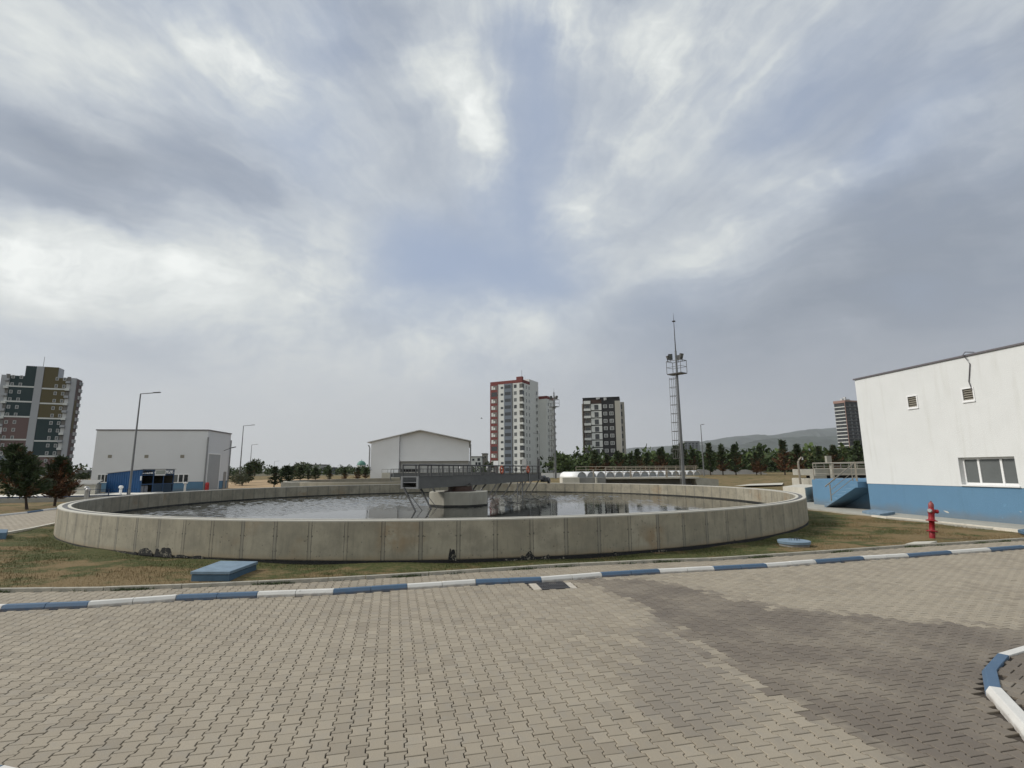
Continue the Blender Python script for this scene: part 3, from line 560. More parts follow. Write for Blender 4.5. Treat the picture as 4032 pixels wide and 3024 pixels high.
def rippled_water():
    """the pool surface as real wavelets: breezy over most of the tank, calm in the lee of the near wall and pier"""
    st = 0.055; n = int(35.0 / st) + 1; ax_ = np.linspace(-17.5, 17.5, n); X, Y = np.meshgrid(ax_, ax_, indexing='ij'); r2 = np.hypot(X, Y)
    wx, wy = X + TC.x, Y + TC.y; big = np.sin(wx * .31 + 1.1) * np.cos(wy * .27 + wx * .11) + .5 * np.sin(wx * .83 - wy * .61 + 2)
    q = wy - .55 * wx + 2.2 * big; t = np.clip((q - 27) / 9, 0, 1); amp = .10 + .90 * t * t * (3 - 2 * t); amp *= .75 + .25 * np.sin(wx * .9 + wy * .5) * np.sin(wy * 1.1 - wx * .4)
    H = np.zeros_like(X); rr = np.random.default_rng(12)
    for _ in range(26):
        lam = rr.uniform(.20, .55); a = rr.normal(-1.2, .75); k = 2 * np.pi / lam; H += (0.0105 * lam) * np.sin(k * (np.cos(a) * X + np.sin(a) * Y) + rr.uniform(0, 6.28)) * (1 if lam > .4 else .8)
    H *= amp * RIP; idx = np.arange(n * n).reshape(n, n); q0 = np.stack([idx[:-1, :-1], idx[1:, :-1], idx[1:, 1:], idx[:-1, 1:]], -1).reshape(-1, 4); keep = (r2[:-1, :-1].ravel() < 17.53); q0 = q0[keep]
    used = np.unique(q0); mp = np.full(n * n, -1); mp[used] = np.arange(len(used)); V = np.stack([wx.ravel()[used], wy.ravel()[used], (WATER + H).ravel()[used]], 1)
    return struct(npmesh('water', V, [mp[q0]], water_material(), smooth=True))
RIP = 0.42
rippled_water()

# ------------------------------------------------------------------ rotating scraper bridge
BP = Vector((-4.81, 26.5, 0)); BA = Vector((0.3765, 0.9264, 0)); BL = Vector((-0.9264, 0.3765, 0)); BLEN = 18.9
def bp(s, l, z): return BP + BA * s + BL * l + Vector((0, 0, z))
bridge = thing('scraper_bridge', 'long grey steel scraper bridge from the centre pier to the rim of the big tank', 'bridge', BP, math.atan2(BA.y, BA.x) - math.pi / 2)
def bbox(mb, s0, s1, l0, l1, z0, z1): return mb.basis(bp(s0, l0, z0), BA * (s1 - s0), BL * (l1 - l0), Vector((0, 0, z1 - z0)))
for l0 in (0.0, 0.96):
    mb = MB(); bbox(mb, 0.02, BLEN, l0, l0 + 0.04, 1.40, 1.98); bbox(mb, 0.02, BLEN, l0 - 0.04, l0 + 0.08, 1.37, 1.398); bbox(mb, 0.02, BLEN, l0 - 0.03, l0 + 0.07, 1.982, 2.0); mb.build('girder', STEEL, bridge)
mb = MB(); bbox(mb, 0.12, BLEN, 0.05, 0.95, 1.66, 1.69); mb.build('walkway', GALV, bridge)
mb = MB()
for l0 in (-0.03, 0.91): bbox(mb, -0.06, 0.018, l0, l0 + 0.12, 1.37, 2.0)
bbox(mb, -0.06, 0.018, 0.092, 0.908, 1.37, 1.45); bbox(mb, -0.06, 0.018, 0.092, 0.908, 1.95, 2.0); bbox(mb, -0.04, -0.0, 0.092, 0.908, 1.675, 1.70); mb.build('end_frame', GALV, bridge)
mb = MB(); bbox(mb, 0.7, 0.72, 0.05, 0.70, 1.40, 1.655); bbox(mb, 1.2, 1.22, 0.05, 0.75, 1.70, 1.96); mb.build('bulkhead', mat('rusty_steel', (0.10, 0.085, 0.07), 0.7, 0.3, 5), bridge)
for l0, s0 in ((0.02, 0.05), (0.98, 0.05)):
    mb = MB(); zt = 2.58
    k = 0; s = s0
    while s < BLEN - 0.1:
        mb.tube([bp(s, l0, 2.0), bp(s, l0, zt)], 0.042, 6); s += 1.22
    mb.tube([bp(s0, l0, zt), bp(BLEN, l0, zt)], 0.04, 6); mb.tube([bp(9.0, l0, 2.30), bp(BLEN, l0, 2.30)], 0.016, 6); bbox(mb, 8.6, BLEN, l0 - 0.05, l0 + 0.05, 2.045, 2.075); mb.build('handrail', RAILD, bridge)
ARM = mat('arm_steel', (0.13, 0.13, 0.13), 0.45, 0.2, 5, metal=0.4)
def scraper_arm(s, lt, lb, brace=False):
    mb = MB(); mb.bar(bp(s, lt, 1.42), bp(s, lt + (lb - lt) * .3, 1.42 - 1.25 * .3), 0.10, 0.07); mb.bar(bp(s, lt + (lb - lt) * .28, 1.42 - 1.25 * .28), bp(s, lb, 0.17), 0.065, 0.065)
    if brace: mb.tube([bp(s + .25, lt + (lb - lt) * .35, 1.0), bp(s + .55, lb - .05, 0.2)], 0.018, 6)
    mb.build('scraper_arm', ARM, bridge)
def bs(x, y, z): q = gp(x, y, z) - BP; q.z = 0; return q.dot(BA), q.dot(BL)
for x, y, xt, yt in ((1640, 2013.5, 1596, 1930), (1701, 2003.7, 1664, 1928), (1744, 1993, 1723, 1921)):
    s, l = bs(x, y, WATER); scraper_arm(s, l + 0.78, l, True)
for x, y in ((1919, 1957), (1934, 1962), (1975.7, 1955.6), (2017.5, 1949), (2036.5, 1946), (2060, 1943), (2085, 1946)):
    s, l = bs(x, y, WATER); scraper_arm(s, l - 0.85, l)
mb = MB(); mb.tube([bp(7.6, .4, 1.38), bp(7.6, 0.98, .7)], .05, 6); mb.build('scraper_arm', ARM, bridge)
mb = MB(); mb.tube([bp(9.0, .4, 1.38), bp(9.0, 1.0, .7)], .05, 6); mb.build('scraper_arm', ARM, bridge)
mb = MB(); c0 = TC; mb.lathe([(0.95, 1.071), (0.95, 1.10), (0.72, 1.12), (0.72, 1.36)], TC + BL * -0.05, 24); mb.build('turntable', mat('rust_brown_steel', (0.055, 0.028, 0.02), 0.6, 0.2, 4), bridge)
mb = MB(); bbox(mb, 5.55, 5.75, -0.22, -0.05, 1.12, 1.5); bbox(mb, 5.3, 5.55, -0.2, -0.07, 1.12, 1.36); mb.build('slip_ring_box', STEEL, bridge)
mb = MB(); bbox(mb, BLEN, BLEN + 2.4, 0.15, 0.85, 1.42, 1.52); bbox(mb, BLEN + 1.6, BLEN + 2.7, 0.05, 0.5, 1.22, 1.62); mb.tube([bp(BLEN + 2.3, -0.12, 1.32), bp(BLEN + 2.3, 0.05, 1.32)], 0.235, 16); mb.tube([bp(BLEN + 1.3, 0.3, 1.62), bp(BLEN + 2.1, 0.3, 1.62)], 0.16, 12); mb.tube([bp(BLEN + 1.9, 0.6, 1.5), bp(BLEN + 1.9, 0.6, 2.0)], 0.07, 8); mb.build('drive_carriage', mat('drive_steel', (0.09, 0.09, 0.095), 0.5, 0.25, 4, metal=0.3), bridge)
mb = MB(); bbox(mb, BLEN - 1.2, BLEN - 1.0, 0.75, 1.15, 2.35, 3.2); bbox(mb, BLEN - 1.14, BLEN - 1.06, 0.9, 1.0, 2.0, 2.35); mb.build('control_cabinet', mat('cabinet_grey', (0.36, 0.36, 0.35), 0.5), bridge)
mb = MB(); bbox(mb, BLEN - 0.35, BLEN - 0.20, -0.06, 0.10, 1.5, 3.2); mb.build('cable_post', DARKST, bridge)
mb = MB(); bbox(mb, 12.2, 12.24, 0.9, 1.3, 2.55, 2.95); mb.build('sign_plate', PVC, bridge)
mb = MB(); mb.tube([bp(16.2, -0.05, 1.3), bp(16.2, -0.05, 2.25)], .05, 6); mb.tube([bp(16.2, 0.55, 0.2), bp(16.2, 0.55, 1.38)], .05, 6); mb.tube([bp(16.0, 0.9, 0.2), bp(16.0, 0.9, 1.38)], .03, 6); mb.build('down_pipe', GALV, bridge)
ORG_ = mat('life_ring_orange', (0.42, 0.10, 0.05), 0.6)
for s, lab in ((10.6, 'orange life ring on the bridge handrail, the nearer of two'), (15.9, 'orange life ring on the bridge handrail, the farther one by the cabinet')):
    mb = MB(); c = bp(s, -0.06, 2.30); n = 20; m = 8
    vs = [c + BA * (math.cos(2 * math.pi * i / n) * (0.24 + 0.07 * math.cos(2 * math.pi * j / m))) + Vector((0, 0, math.sin(2 * math.pi * i / n) * (0.24 + 0.07 * math.cos(2 * math.pi * j / m)))) + BL * (0.055 * math.sin(2 * math.pi * j / m)) for i in range(n) for j in range(m)]
    mb.add(vs, [(i * m + j, (i + 1) % n * m + j, (i + 1) % n * m + (j + 1) % m, i * m + (j + 1) % m) for i in range(n) for j in range(m)]); tag(mb.build('life_ring', ORG_), lab, 'life ring', 'life rings on the bridge rail')

# ------------------------------------------------------------------ white pump building on the right
BR, BF = gp(3427, 2012, 0.1), gp(4032, 2068, 0.1)
fr = Face(BR, BF)                        # the long white wall; s runs towards the camera
BX = Vector((fr.n.x, fr.n.y, 0)) * -1    # into the building
EAVE, PLI, WLEN, WDEP = 6.86, 1.475, 20.0, 11.0
pump = thing('pump_building', 'big white rendered building with blue plinth and flat roof edge at the right edge', 'building', BR)
def wall_with_hole(f, a0, a1, z0, z1, holes, th, name, m, parent):
    """wall slab with rectangular openings, built as butted panels"""
    mb = MB(); zs = sorted({z0, z1} | {h[2] for h in holes} | {h[3] for h in holes})
    for i in range(len(zs) - 1):
        zm = (zs[i] + zs[i + 1]) / 2; xs_ = sorted([(h[0], h[1]) for h in holes if h[2] < zm < h[3]]); c = a0
        for h in xs_ + [(a1, a1)]:
            if h[0] > c: f.box(mb, c, h[0], zs[i], zs[i + 1], -th, 0.0)
            c = h[1]
    return mb.build(name, m, parent)
def rect(f, x0, y0, x1, y1):
    a0, z1 = f.sz(x0, y0); a1, z0 = f.sz(x1, y1); return min(a0, a1), max(a0, a1), min(z0, z1), max(z0, z1)
wa0, wz1 = fr.sz(3771, 1802); wa1, wz0 = fr.sz(4013, 1917); wz0 += 0.03
v1 = rect(fr, 3574, 1564, 3613, 1600); v2 = rect(fr, 3789, 1534, 3836, 1572)
wall_with_hole(fr, 0, WLEN, PLI, EAVE, [(wa0, wa1, wz0, wz1), v1, v2], 0.3, 'wall', PLASTER, pump)
mb = MB(); mb.basis(fr.pt(0, PLI, -0.3), BX * (WDEP - 0.3), fr.u * 0.3, Vector((0, 0, EAVE - PLI))); mb.build('wall', PLASTER, pump)
mb = MB(); fr.box(mb, 0.012, WLEN, -0.1, PLI, -0.32, -0.02); mb.basis(fr.pt(0.012, -0.1, -0.32), BX * (WDEP - 0.3), fr.u * 0.3, Vector((0, 0, PLI + 0.1))); mb.build('plinth', BLUEP, pump)
mb = MB(); mb.basis(fr.pt(-0.06, EAVE, 0.06), BX * (WDEP + 0.1), fr.u * (WLEN + 0.1), Vector((0, 0, 0.07))); mb.build('roof_edge', TRIM, pump)
for v in (v1, v2):
    mb = MB(); a0, a1, z0, z1 = v; fr.box(mb, a0 - 0.05, a0, z0 - 0.05, z1 + 0.05, -0.05, 0.025); fr.box(mb, a1, a1 + 0.05, z0 - 0.05, z1 + 0.05, -0.05, 0.025); fr.box(mb, a0, a1, z1, z1 + 0.05, -0.05, 0.025); fr.box(mb, a0 - 0.05, a1 + 0.05, z0 - 0.10, z0 - 0.052, -0.05, 0.045)
    fr.box(mb, a0, a1, z0 - 0.05, z0, -0.05, 0.022); vf = mb.build('vent', PVC, pump); mb = MB(); n = 5; h = (z1 - z0) / n
    for i in range(n): mb.basis(fr.pt(a0 + .002, z0 + h * i + .004, -0.002), fr.u * (a1 - a0 - .004), fr.n * -0.09 + Vector((0, 0, h * .95)), Vector((0, 0, 0.012)))
    fr.box(mb, a0, a1, z0, z1, -0.28, -0.2); mb.build('louvre', LOUVRE, vf)
# three-light window
fw = 0.085; mb = MB(); dd0, dd1 = -0.26, -0.19; ws = [wa0, wa0 + (wa1 - wa0) * 0.30, wa0 + (wa1 - wa0) * 0.70, wa1]
for a in ws: 
    o_ = 0.0 if a == wa0 else (-fw if a == wa1 else -fw / 2); fr.box(mb, a + o_ + 0.002, a + o_ + fw - 0.002, wz0, wz1, dd0, dd1)
for z in (wz0, wz1 - fw): 
    for i in range(3): fr.box(mb, ws[i] + (fw if i == 0 else fw / 2), ws[i + 1] - (fw if i == 2 else fw / 2), z, z + fw, dd0 + .004, dd1 - .004)
wf = mb.build('window', PVC, pump)
for i in range(3):
    mb = MB(); fr.box(mb, ws[i] + fw / 2, ws[i + 1] - fw / 2, wz0 + 0.03, wz1 - 0.03, -0.24, -0.225); mb.build('pane', GLASS2, wf)
mb = MB(); fr.box(mb, wa0 - 0.02, wa1 + 0.06, wz0 - 0.055, wz0 - 0.004, -0.2, 0.06); mb.build('sill', PVC, wf)
mb = MB(); fr.box(mb, wa0, wa1, wz0, wz1, -0.31, -0.30); mb.build('room_dark_sheet', mat('dim_room', (0.02, 0.02, 0.02), 0.9), wf)  # dark sheet behind the panes, standing in for the unlit room
ca, cz = fr.sz(3830, 1535); cb, _ = fr.sz(3807, 1408)
mb = MB(); mb.tube([fr.pt(ca, cz, 0.03), fr.pt(ca - 0.08, cz + .35, 0.03), fr.pt(cb + .1, EAVE - .35, .03), fr.pt(cb + .02, EAVE - .1, .08), fr.pt(cb - .05, EAVE + .06, .12), fr.pt(cb + .05, EAVE + .17, .1), fr.pt(cb + .25, EAVE + .12, -.1)], 0.018, 6); mb.build('cable', mat('grey_cable', (0.09, 0.08, 0.09), 0.6), pump)
for (x0, y0, x1, y1, k) in ((3712, 2010, 3736, 2021, 0), (4010, 2012, 4022, 2018, 1)):
    a0, a1, z0, z1 = rect(fr, x0, y0, x1, y1); P_ = [(a0, z1), (a0 + (a1 - a0) * .7, z1 - .02), (a1, z0 + .03), (a1 - .03, z0), (a0 + (a1 - a0) * .45, z0 + .03)]
    mb = MB(); vs = [fr.pt(a, z, -0.0205 + d) for d in (0.004, -0.01) for a, z in P_]; mb.add(vs, [(4, 3, 2, 1, 0)] + [(i, (i + 1) % 5, (i + 1) % 5 + 5, i + 5) for i in range(5)]); mb.build('bare_patch', CONCW, pump)
mb = MB(); mb.prism([(p[0], p[1]) for p in APRON], -0.05, 0.115); struct(mb.build('apron', CONC))
mb = MB(); blocks(mb, [APRON[2], APRON[1], APRON[0], tuple(gp(3430, 2030, .13).xy)], 1.0, [(0, 0), (0, 0.16), (0.09, 0.16), (0.09, 0)], -1, gap=0.01); struct(mb.build('edging', mat('edging_pale', (0.62, 0.58, 0.50), 0.8, 0.1, 5))) 

# ------------------------------------------------------------------ blue stair and platform behind the building
def pz(x, y, Y): return at(x, y, Y)
PLT = 1.56
stair = thing('outdoor_stair', 'blue painted concrete stair and platform with steel railings beside the white building', 'stair', (17.4, 29.2, 0.1))
s0 = gp(3247, 1998, 0.1); sdir = Vector((0.15, -0.9887, 0)); sper = Vector((0.9887, 0.15, 0))      # the flight climbs towards the camera, against the platform wall
pl0 = gp(3206, 1986, 0.1)       # far left foot of the platform wall
pl0 = Vector((pl0.x, pl0.y, 0)); s0 = Vector((s0.x, s0.y, 0)); SW = (pl0 - s0).dot(sper)
o = pl0; pe = pl0 + sdir * 4.55
mb = MB(); mb.prism([tuple(v.xy) for v in (pl0, pe, pe + sper * 8, pl0 + Vector((.53, .85, 0)) * 4 + sper * 4, pl0 + Vector((.53, .85, 0)) * 4)], 0.0, PLT); mb.build('platform', BLUEP, stair)
NT = 8; run = 0.33; rise = (PLT - 0.1) / NT; SWN = SW
EVENB = mat('light_evened_tread', (0.098, 0.192, 0.295), 0.8, 0.12, 4)  # unused tread blue, darkened to even out the light against the risers
pr_ = []                                   # side outline of the flight: saw-tooth top, straight soffit, landing slab
for i in range(NT): pr_ += [(i * run, 0.1 + rise * i), (i * run, 0.1 + rise * (i + 1))]
pr_ += [((NT - 1) * run + .16, 0.1 + rise * NT), ((NT - 1) * run + .16, 0.1 + rise * NT - 0.29), ((NT - 1) * run + .02, 0.1 + rise * NT - 0.29), (0.02, 0.08)]
mb = MB(); n = len(pr_); vs = [s0 + sdir * u_ + sper * w_ + Vector((0, 0, z_)) for w_ in (0.0, SW - .01) for u_, z_ in pr_]
mb.add(vs, [tuple(range(n))[::-1], tuple(range(n, 2 * n))] + [(i, (i + 1) % n, (i + 1) % n + n, i + n) for i in range(n)]); mb.build('stair_flight', BLUEP, stair)
for i in range(NT - 1):
    mb = MB(); a = s0 + sdir * (i * run + .004) + sper * 0.004; zt = 0.1 + rise * (i + 1); mb.basis((a.x, a.y, zt + 0.001), sdir * (run - .008), sper * (SW - .02), Vector((0, 0, 0.012))); mb.build('tread', mat('skylit_worn_tread', (0.19, 0.30, 0.40), 0.75, .15, 5), stair)  # worn treads, coloured lighter as if catching light from above
mb = MB(); zt = PLT + 1.0
w0 = o + Vector((0.05, 0.05, 0)); posts = [0.12, 1.7, 3.05, 3.3, 4.4]
for p in posts: q = o + sdir * p + sper * 0.08; mb.tube([(q.x, q.y, PLT), (q.x, q.y, zt)], 0.028, 8)
for zz, r_ in ((zt, 0.03), (PLT + 0.68, 0.02), (PLT + 0.36, 0.02)): a, b = o + sdir * 0.12 + sper * 0.08, o + sdir * 4.5 + sper * 0.08; mb.tube([(a.x, a.y, zz), (b.x, b.y, zz)], r_, 8)
mb.build('railing', RAILM, stair)
mb = MB(); a = s0 + sdir * (1.5 * run) + sper * .06; b = s0 + sdir * ((NT - 1) * run + 0.1) + sper * .06; za, zb = 0.1 + rise * 2, PLT + .02
mb.tube([(a.x, a.y, za), (a.x, a.y, za + 0.95)], 0.03, 8); mb.tube([(b.x, b.y, zb), (b.x, b.y, zb + 0.98)], 0.03, 8)
for k, r_ in ((0.98, 0.032), (0.6, 0.016), (0.3, 0.016)):
    ext = 0.35 if k > .9 else 0; a2 = a - sdir * ext; mb.tube([(a2.x, a2.y, za + k - ext * rise / run), (b.x, b.y, zb + k)], r_, 8)
mb.build('handrail', RAILM, stair)
# low walls and chambers behind the right end of the tank
cw = thing('concrete_chamber', 'pale square concrete valve chamber between the tank rim and the blue stair', 'chamber', at(3125, 1950, 36) * 1)
p = [at(3081, 1907, 36).xy, at(3168, 1908, 33.5).xy, at(3232, 1911, 38).xy, at(3150, 1909, 41).xy]
mb = MB(); mb.prism([tuple(q) for q in p], 0.05, 1.02); mb.build('chamber_wall', CONCW, cw)
mb = MB(); mb.prism([tuple(q) for q in [at(3168, 1908, 33.4).xy, at(3206, 1911, 34.5).xy, at(3206, 1911, 35).xy, at(3168, 1908, 34).xy]], 0.05, 0.25); mb.build('kerb_block', CONCW, cw)
mb = MB(); c = at(3195, 1900, 52); mb.lathe([(1.7, 0.1), (1.7, 1.25), (1.6, 1.27), (1.45, 1.25), (1.45, .4)], (c.x, c.y, 0), 28); tag(mb.build('round_chamber', CONCW), 'round pale concrete chamber behind the curved lamp pole on the lawn', 'chamber')
pt_ = thing('pipe_gallery', 'concrete pipe gallery with white rails and pipes behind the blue stair railing', 'tank', at(3300, 1860, 50))
a, b = at(3208, 1846, 50), at(3480, 1846, 50); mb = MB(); mb.box(a.x, b.x + 6, 50, 54, 1.55, 2.15); mb.box(a.x - .6, a.x + .6, 49.2, 49.9, 0.5, 1.55); mb.build('gallery_wall', CONC, pt_)
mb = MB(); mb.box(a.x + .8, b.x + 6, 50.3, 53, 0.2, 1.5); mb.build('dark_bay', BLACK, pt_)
mb = MB(); mb.box(a.x + 1.4, a.x + 1.62, 49.6, 49.95, 0.3, 2.75); mb.box(a.x + 1.05, a.x + 1.52, 49.65, 49.95, 2.752, 3.4); mb.build('concrete_post', CONC, pt_)
mb = MB()
for i in range(12): mb.tube([(a.x + .2 + i * .8, 50.1, 2.15), (a.x + .2 + i * .8, 50.1, 2.66)], .03, 6)
for z in (2.66, 2.42): mb.tube([(a.x, 50.1, z), (b.x + 5, 50.1, z)], .03, 6)
mb.build('railing', mat('pale_rail', (.42, .4, .36), .5), pt_)
for i in range(4): mb = MB(); mb.tube([(a.x + 1.3 + i * 1.6, 49.6, 1.1), (a.x + 2.3 + i * 1.6, 49.6, 1.1)], .22, 10); mb.build('pipe', CONCG, pt_)

# ------------------------------------------------------------------ small yard furniture
BH0, BH1 = 0.10, 0.27
q = [gp(748, 2284, BH0).xy, gp(902, 2284, BH0).xy, gp(1013, 2241, BH0).xy, gp(866, 2238, BH0).xy]
vb = thing('valve_box', 'low blue steel valve box with a flat lid on the grass near the kerb', 'valve box', (*((q[0] + q[2]) / 2), BH0))
cq = (q[0] + q[1] + q[2] + q[3]) / 4
mb = MB(); mb.prism([tuple(cq + (p - cq) * 0.97) for p in q], BH0 - 0.05, BH1 - 0.075); mb.build('box', BLUEBOX, vb, bevel=0.004)
mb = MB(); mb.prism([tuple(cq + (p - cq) * 1.01) for p in q], BH1 - 0.062, BH1); mb.build('lid', BLUELID, vb, bevel=0.008)
mb = MB(); mb.prism([tuple(cq + (p - cq) * 0.95) for p in q], BH1 - 0.076, BH1 - 0.061); mb.build('gasket', BLACK, vb)
q = [gp(-70, 2128, .1).xy, gp(22, 2126, .1).xy, gp(28, 2112, .1).xy, gp(-60, 2110, .1).xy]
mb = MB(); mb.prism([tuple(p) for p in q], .1, .34); tag(mb.build('valve_box', BLUEBOX, bevel=.01), 'dark blue box corner cut off by the left edge beside the pale road', 'valve box')
mc = gp(3125, 2122, 0.24)
mh = thing('manhole', 'round pale blue manhole slab with three lifting hooks on the grass beside the tank', 'manhole', (mc.x, mc.y, 0.1))
mb = MB(); mb.lathe([(0.43, 0.02), (0.44, 0.09), (0.425, 0.10), (0.0, 0.105)], (mc.x, mc.y, 0.1), 40); mb.build('slab', BLUELID, mh, smooth=False)
mb = MB(); mb.lathe([(0.40, -0.05), (0.40, 0.019)], (mc.x, mc.y, 0.1), 40); mb.build('ring', CONCG, mh)
for dx in (-0.1, 0.05, 0.16):
    mb = MB(); c = Vector((mc.x + dx, mc.y - .03 + abs(dx) * .4, 0.2)); mb.tube([c + Vector((-.03, 0, 0)), c + Vector((-.03, 0, .06)), c + Vector((0, 0, .075)), c + Vector((.03, 0, .06)), c + Vector((.03, 0, 0))], .008, 6); mb.build('hook', DARKST, mh)
# red fire hydrant
h0 = gp(3671, 2117, 0.1); hy = thing('fire_hydrant', 'red pillar fire hydrant with two side outlets on the dry grass', 'hydrant', (h0.x, h0.y, 0.08)); C0 = (h0.x, h0.y, 0.08); hy.rotation_euler = (0, 0, 0)
mb = MB(); mb.lathe([(0.078, 0), (0.078, .19), (.072, .2), (.14, .205), (.145, .215), (.14, .235), (.08, .25), (.074, .27), (.074, .52), (.15, .525), (.155, .535), (.15, .55), (.095, .575), (.082, .60), (.08, .74), (.095, .79), (.10, .86), (.085, .90), (.07, .92), (.07, .955)], C0, 24); mb.build('barrel', RED, hy, smooth=True)
mb = MB(); mb.lathe([(.072, .956), (.075, 1.0), (.072, 1.05), (.05, 1.10), (.02, 1.12), (0, 1.122)], C0, 20); mb.tube([(C0[0], C0[1], C0[2] + 1.12), (C0[0], C0[1], C0[2] + 1.15)], .022, 6); mb.build('cap', mat('worn_red', (0.24, 0.05, 0.05), 0.45, 0.4, 14), hy, smooth=True)
for sx, m in ((-1, ALU), (1, RED)):
    d = Vector((sx * .8, -.6 if sx < 0 else -.35, 0)).normalized(); c = Vector(C0) + Vector((0, 0, .84)); mb = MB(); mb.tube([c + d * .05, c + d * .11], .05, 12); mb.tube([c + d * .11, c + d * .17, c + d * .185], [.062, .062, .045], 12); mb.build('outlet', m, hy)
for a in range(4):
    mb = MB(); x, y = C0[0] + .125 * math.cos(a * 1.57 + .6), C0[1] + .125 * math.sin(a * 1.57 + .6); mb.tube([(x, y, C0[2] + .18), (x, y, C0[2] + .255)], .012, 6); mb.build('bolt', mat('dark_red', (.06, .006, .008), .5), hy)
mb = MB(); p = [gp(3563, 2143, .12).xy, gp(3600, 2134, .12).xy, gp(3690, 2131, .12).xy, gp(3655, 2141, .12).xy]; mb.prism([tuple(v) for v in p], 0.04, 0.128); tag(mb.build('cover_slab', CONCW), 'flat pale concrete cover slab in the grass just before the hydrant', 'slab')
mb = MB(); p = [gp(3395, 2020, .12).xy, gp(3440, 2013, .12).xy, gp(3525, 2024, .12).xy, gp(3465, 2034, .12).xy]; mb.prism([tuple(v) for v in p], .1, .23); tag(mb.build('cover_slab', BLUELID, bevel=.01), 'flat blue cover slab lying at the corner of the white building', 'slab')
mb = MB(); p = [gp(4008, 2095, .12).xy, gp(4060, 2087, .12).xy, gp(4100, 2097, .12).xy, gp(4040, 2106, .12).xy]; mb.prism([tuple(v) for v in p], .1, .2); tag(mb.build('cover_slab', BLUEBOX, bevel=.01), 'dark blue cover at the right edge by the white edging', 'slab')
hy.rotation_euler = (R(-1.0), R(6.5), 0)      # the hydrant leans
# storm drain
dr = thing('storm_drain', 'dark iron storm drain grate with pale mortar strips set in the paving by the kerb', 'drain', (dc.x, dc.y, 0))
P0, P1, P2, P3 = [Vector((p.x, p.y, 0)) for p in DR]; 
mb = MB(); mb.prism([tuple(p) for p in DRB], -0.02, -0.004); mb.build('mortar', mat('mortar', (0.46, 0.42, 0.36), .9, .15, 8), dr)
mb = MB(); 
for i in range(15):
    t = i / 14; a, b = P0.lerp(P1, t), P3.lerp(P2, t); mb.bar(a + Vector((0, 0, -.002)), b + Vector((0, 0, -.002)), .014, .02)
for a, b in ((P0, P1), (P3, P2), (P0.lerp(P3, .5), P1.lerp(P2, .5))): mb.bar(a + Vector((0, 0, .001)), b + Vector((0, 0, .001)), .03, .02)
mb.build('grate', mat('cast_iron', (.09, .09, .095), .5, .25, 8, metal=.4), dr)
mb = MB(); mb.prism([tuple(p.xy) for p in (P0, P1, P2, P3)], -.0035, -.0025); mb.build('pit', BLACK, dr)

# ------------------------------------------------------------------ street lamps and masts
def street_lamp(name, base, h, arm, adir, label, r0=0.085, group='street lamps', head=0.55):
    t = thing(name, label, 'street lamp', base, 0, group); b = Vector(base); top = b + Vector((0, 0, h)); a = Vector(adir).normalized()
    mb = MB(); mb.tube([b, b + Vector((0, 0, h * .5)), top], [r0, r0 * .75, r0 * .5], 10); mb.build('pole', POLE, t)
    mb = MB(); e = top + a * arm + Vector((0, 0, arm * .09)); mb.tube([top, e], r0 * .38, 8); mb.build('arm', POLE, t)
    mb = MB(); mb.bar(e - a * head * .3, e + a * head * .7 + Vector((0, 0, .04)), r0 * 2.0, .07); mb.build('lamp_head', DARKST, t); return t
q = at(508, 1948, 45.0); street_lamp('street_lamp', (q.x, q.y, .1), 9.1, 1.25, (1, .1, 0), 'tallest grey street lamp standing before the blue shed at left', .10)
q = at(940, 1913, 78.0); street_lamp('street_lamp', (q.x, q.y, .1), 9.1, 1.25, (1, .1, 0), 'grey street lamp beside the round olive bush left of centre', .10)
q = at(981, 1885, 150.0); street_lamp('street_lamp', (q.x, q.y, 1), 9.0, 1.4, (1, .1, 0), 'small distant street lamp over the conifers left of centre', .12)
q = at(1076, 1885, 330.0); street_lamp('street_lamp', (q.x, q.y, 1), 7.6, 2.6, (1, .1, 0), 'tiny far street lamp with a leaning arm beyond the left conifers', .16)
q = at(2772, 1866, 100.0); street_lamp('street_lamp', (q.x, q.y, hz(0, 100) - .05), 9.9, .35, (1, -.6, 0), 'slim street lamp before the far white wall right of the mast', .13, head=.5)
q = at(2126, 1860, 120.0); street_lamp('street_lamp', (q.x, q.y, 1), 9.6, 1.1, (-1, 0, 0), 'faint street lamp with a left arm before the red and white tower', .09)
q = at(3153, 1905, 42); t = thing('lamp_pole', 'short steel pole with a bent neck and small lamp beside the round chamber', 'lamp pole', (q.x, q.y, .1), 0)
mb = MB(); mb.tube([(q.x, q.y, .1), (q.x - .05, q.y, 2.75), (q.x + .02, q.y, 2.9), (q.x + .25, q.y, 3.12), (q.x + .38, q.y, 3.1)], [.085, .08, .07, .065, .05], 8); mb.build('pole', RAILM, t)
mb = MB(); mb.tube([(q.x + .33, q.y, 3.1), (q.x + .33, q.y, 2.93)], [.05, .07], 8); mb.build('lamp_head', PVC, t)
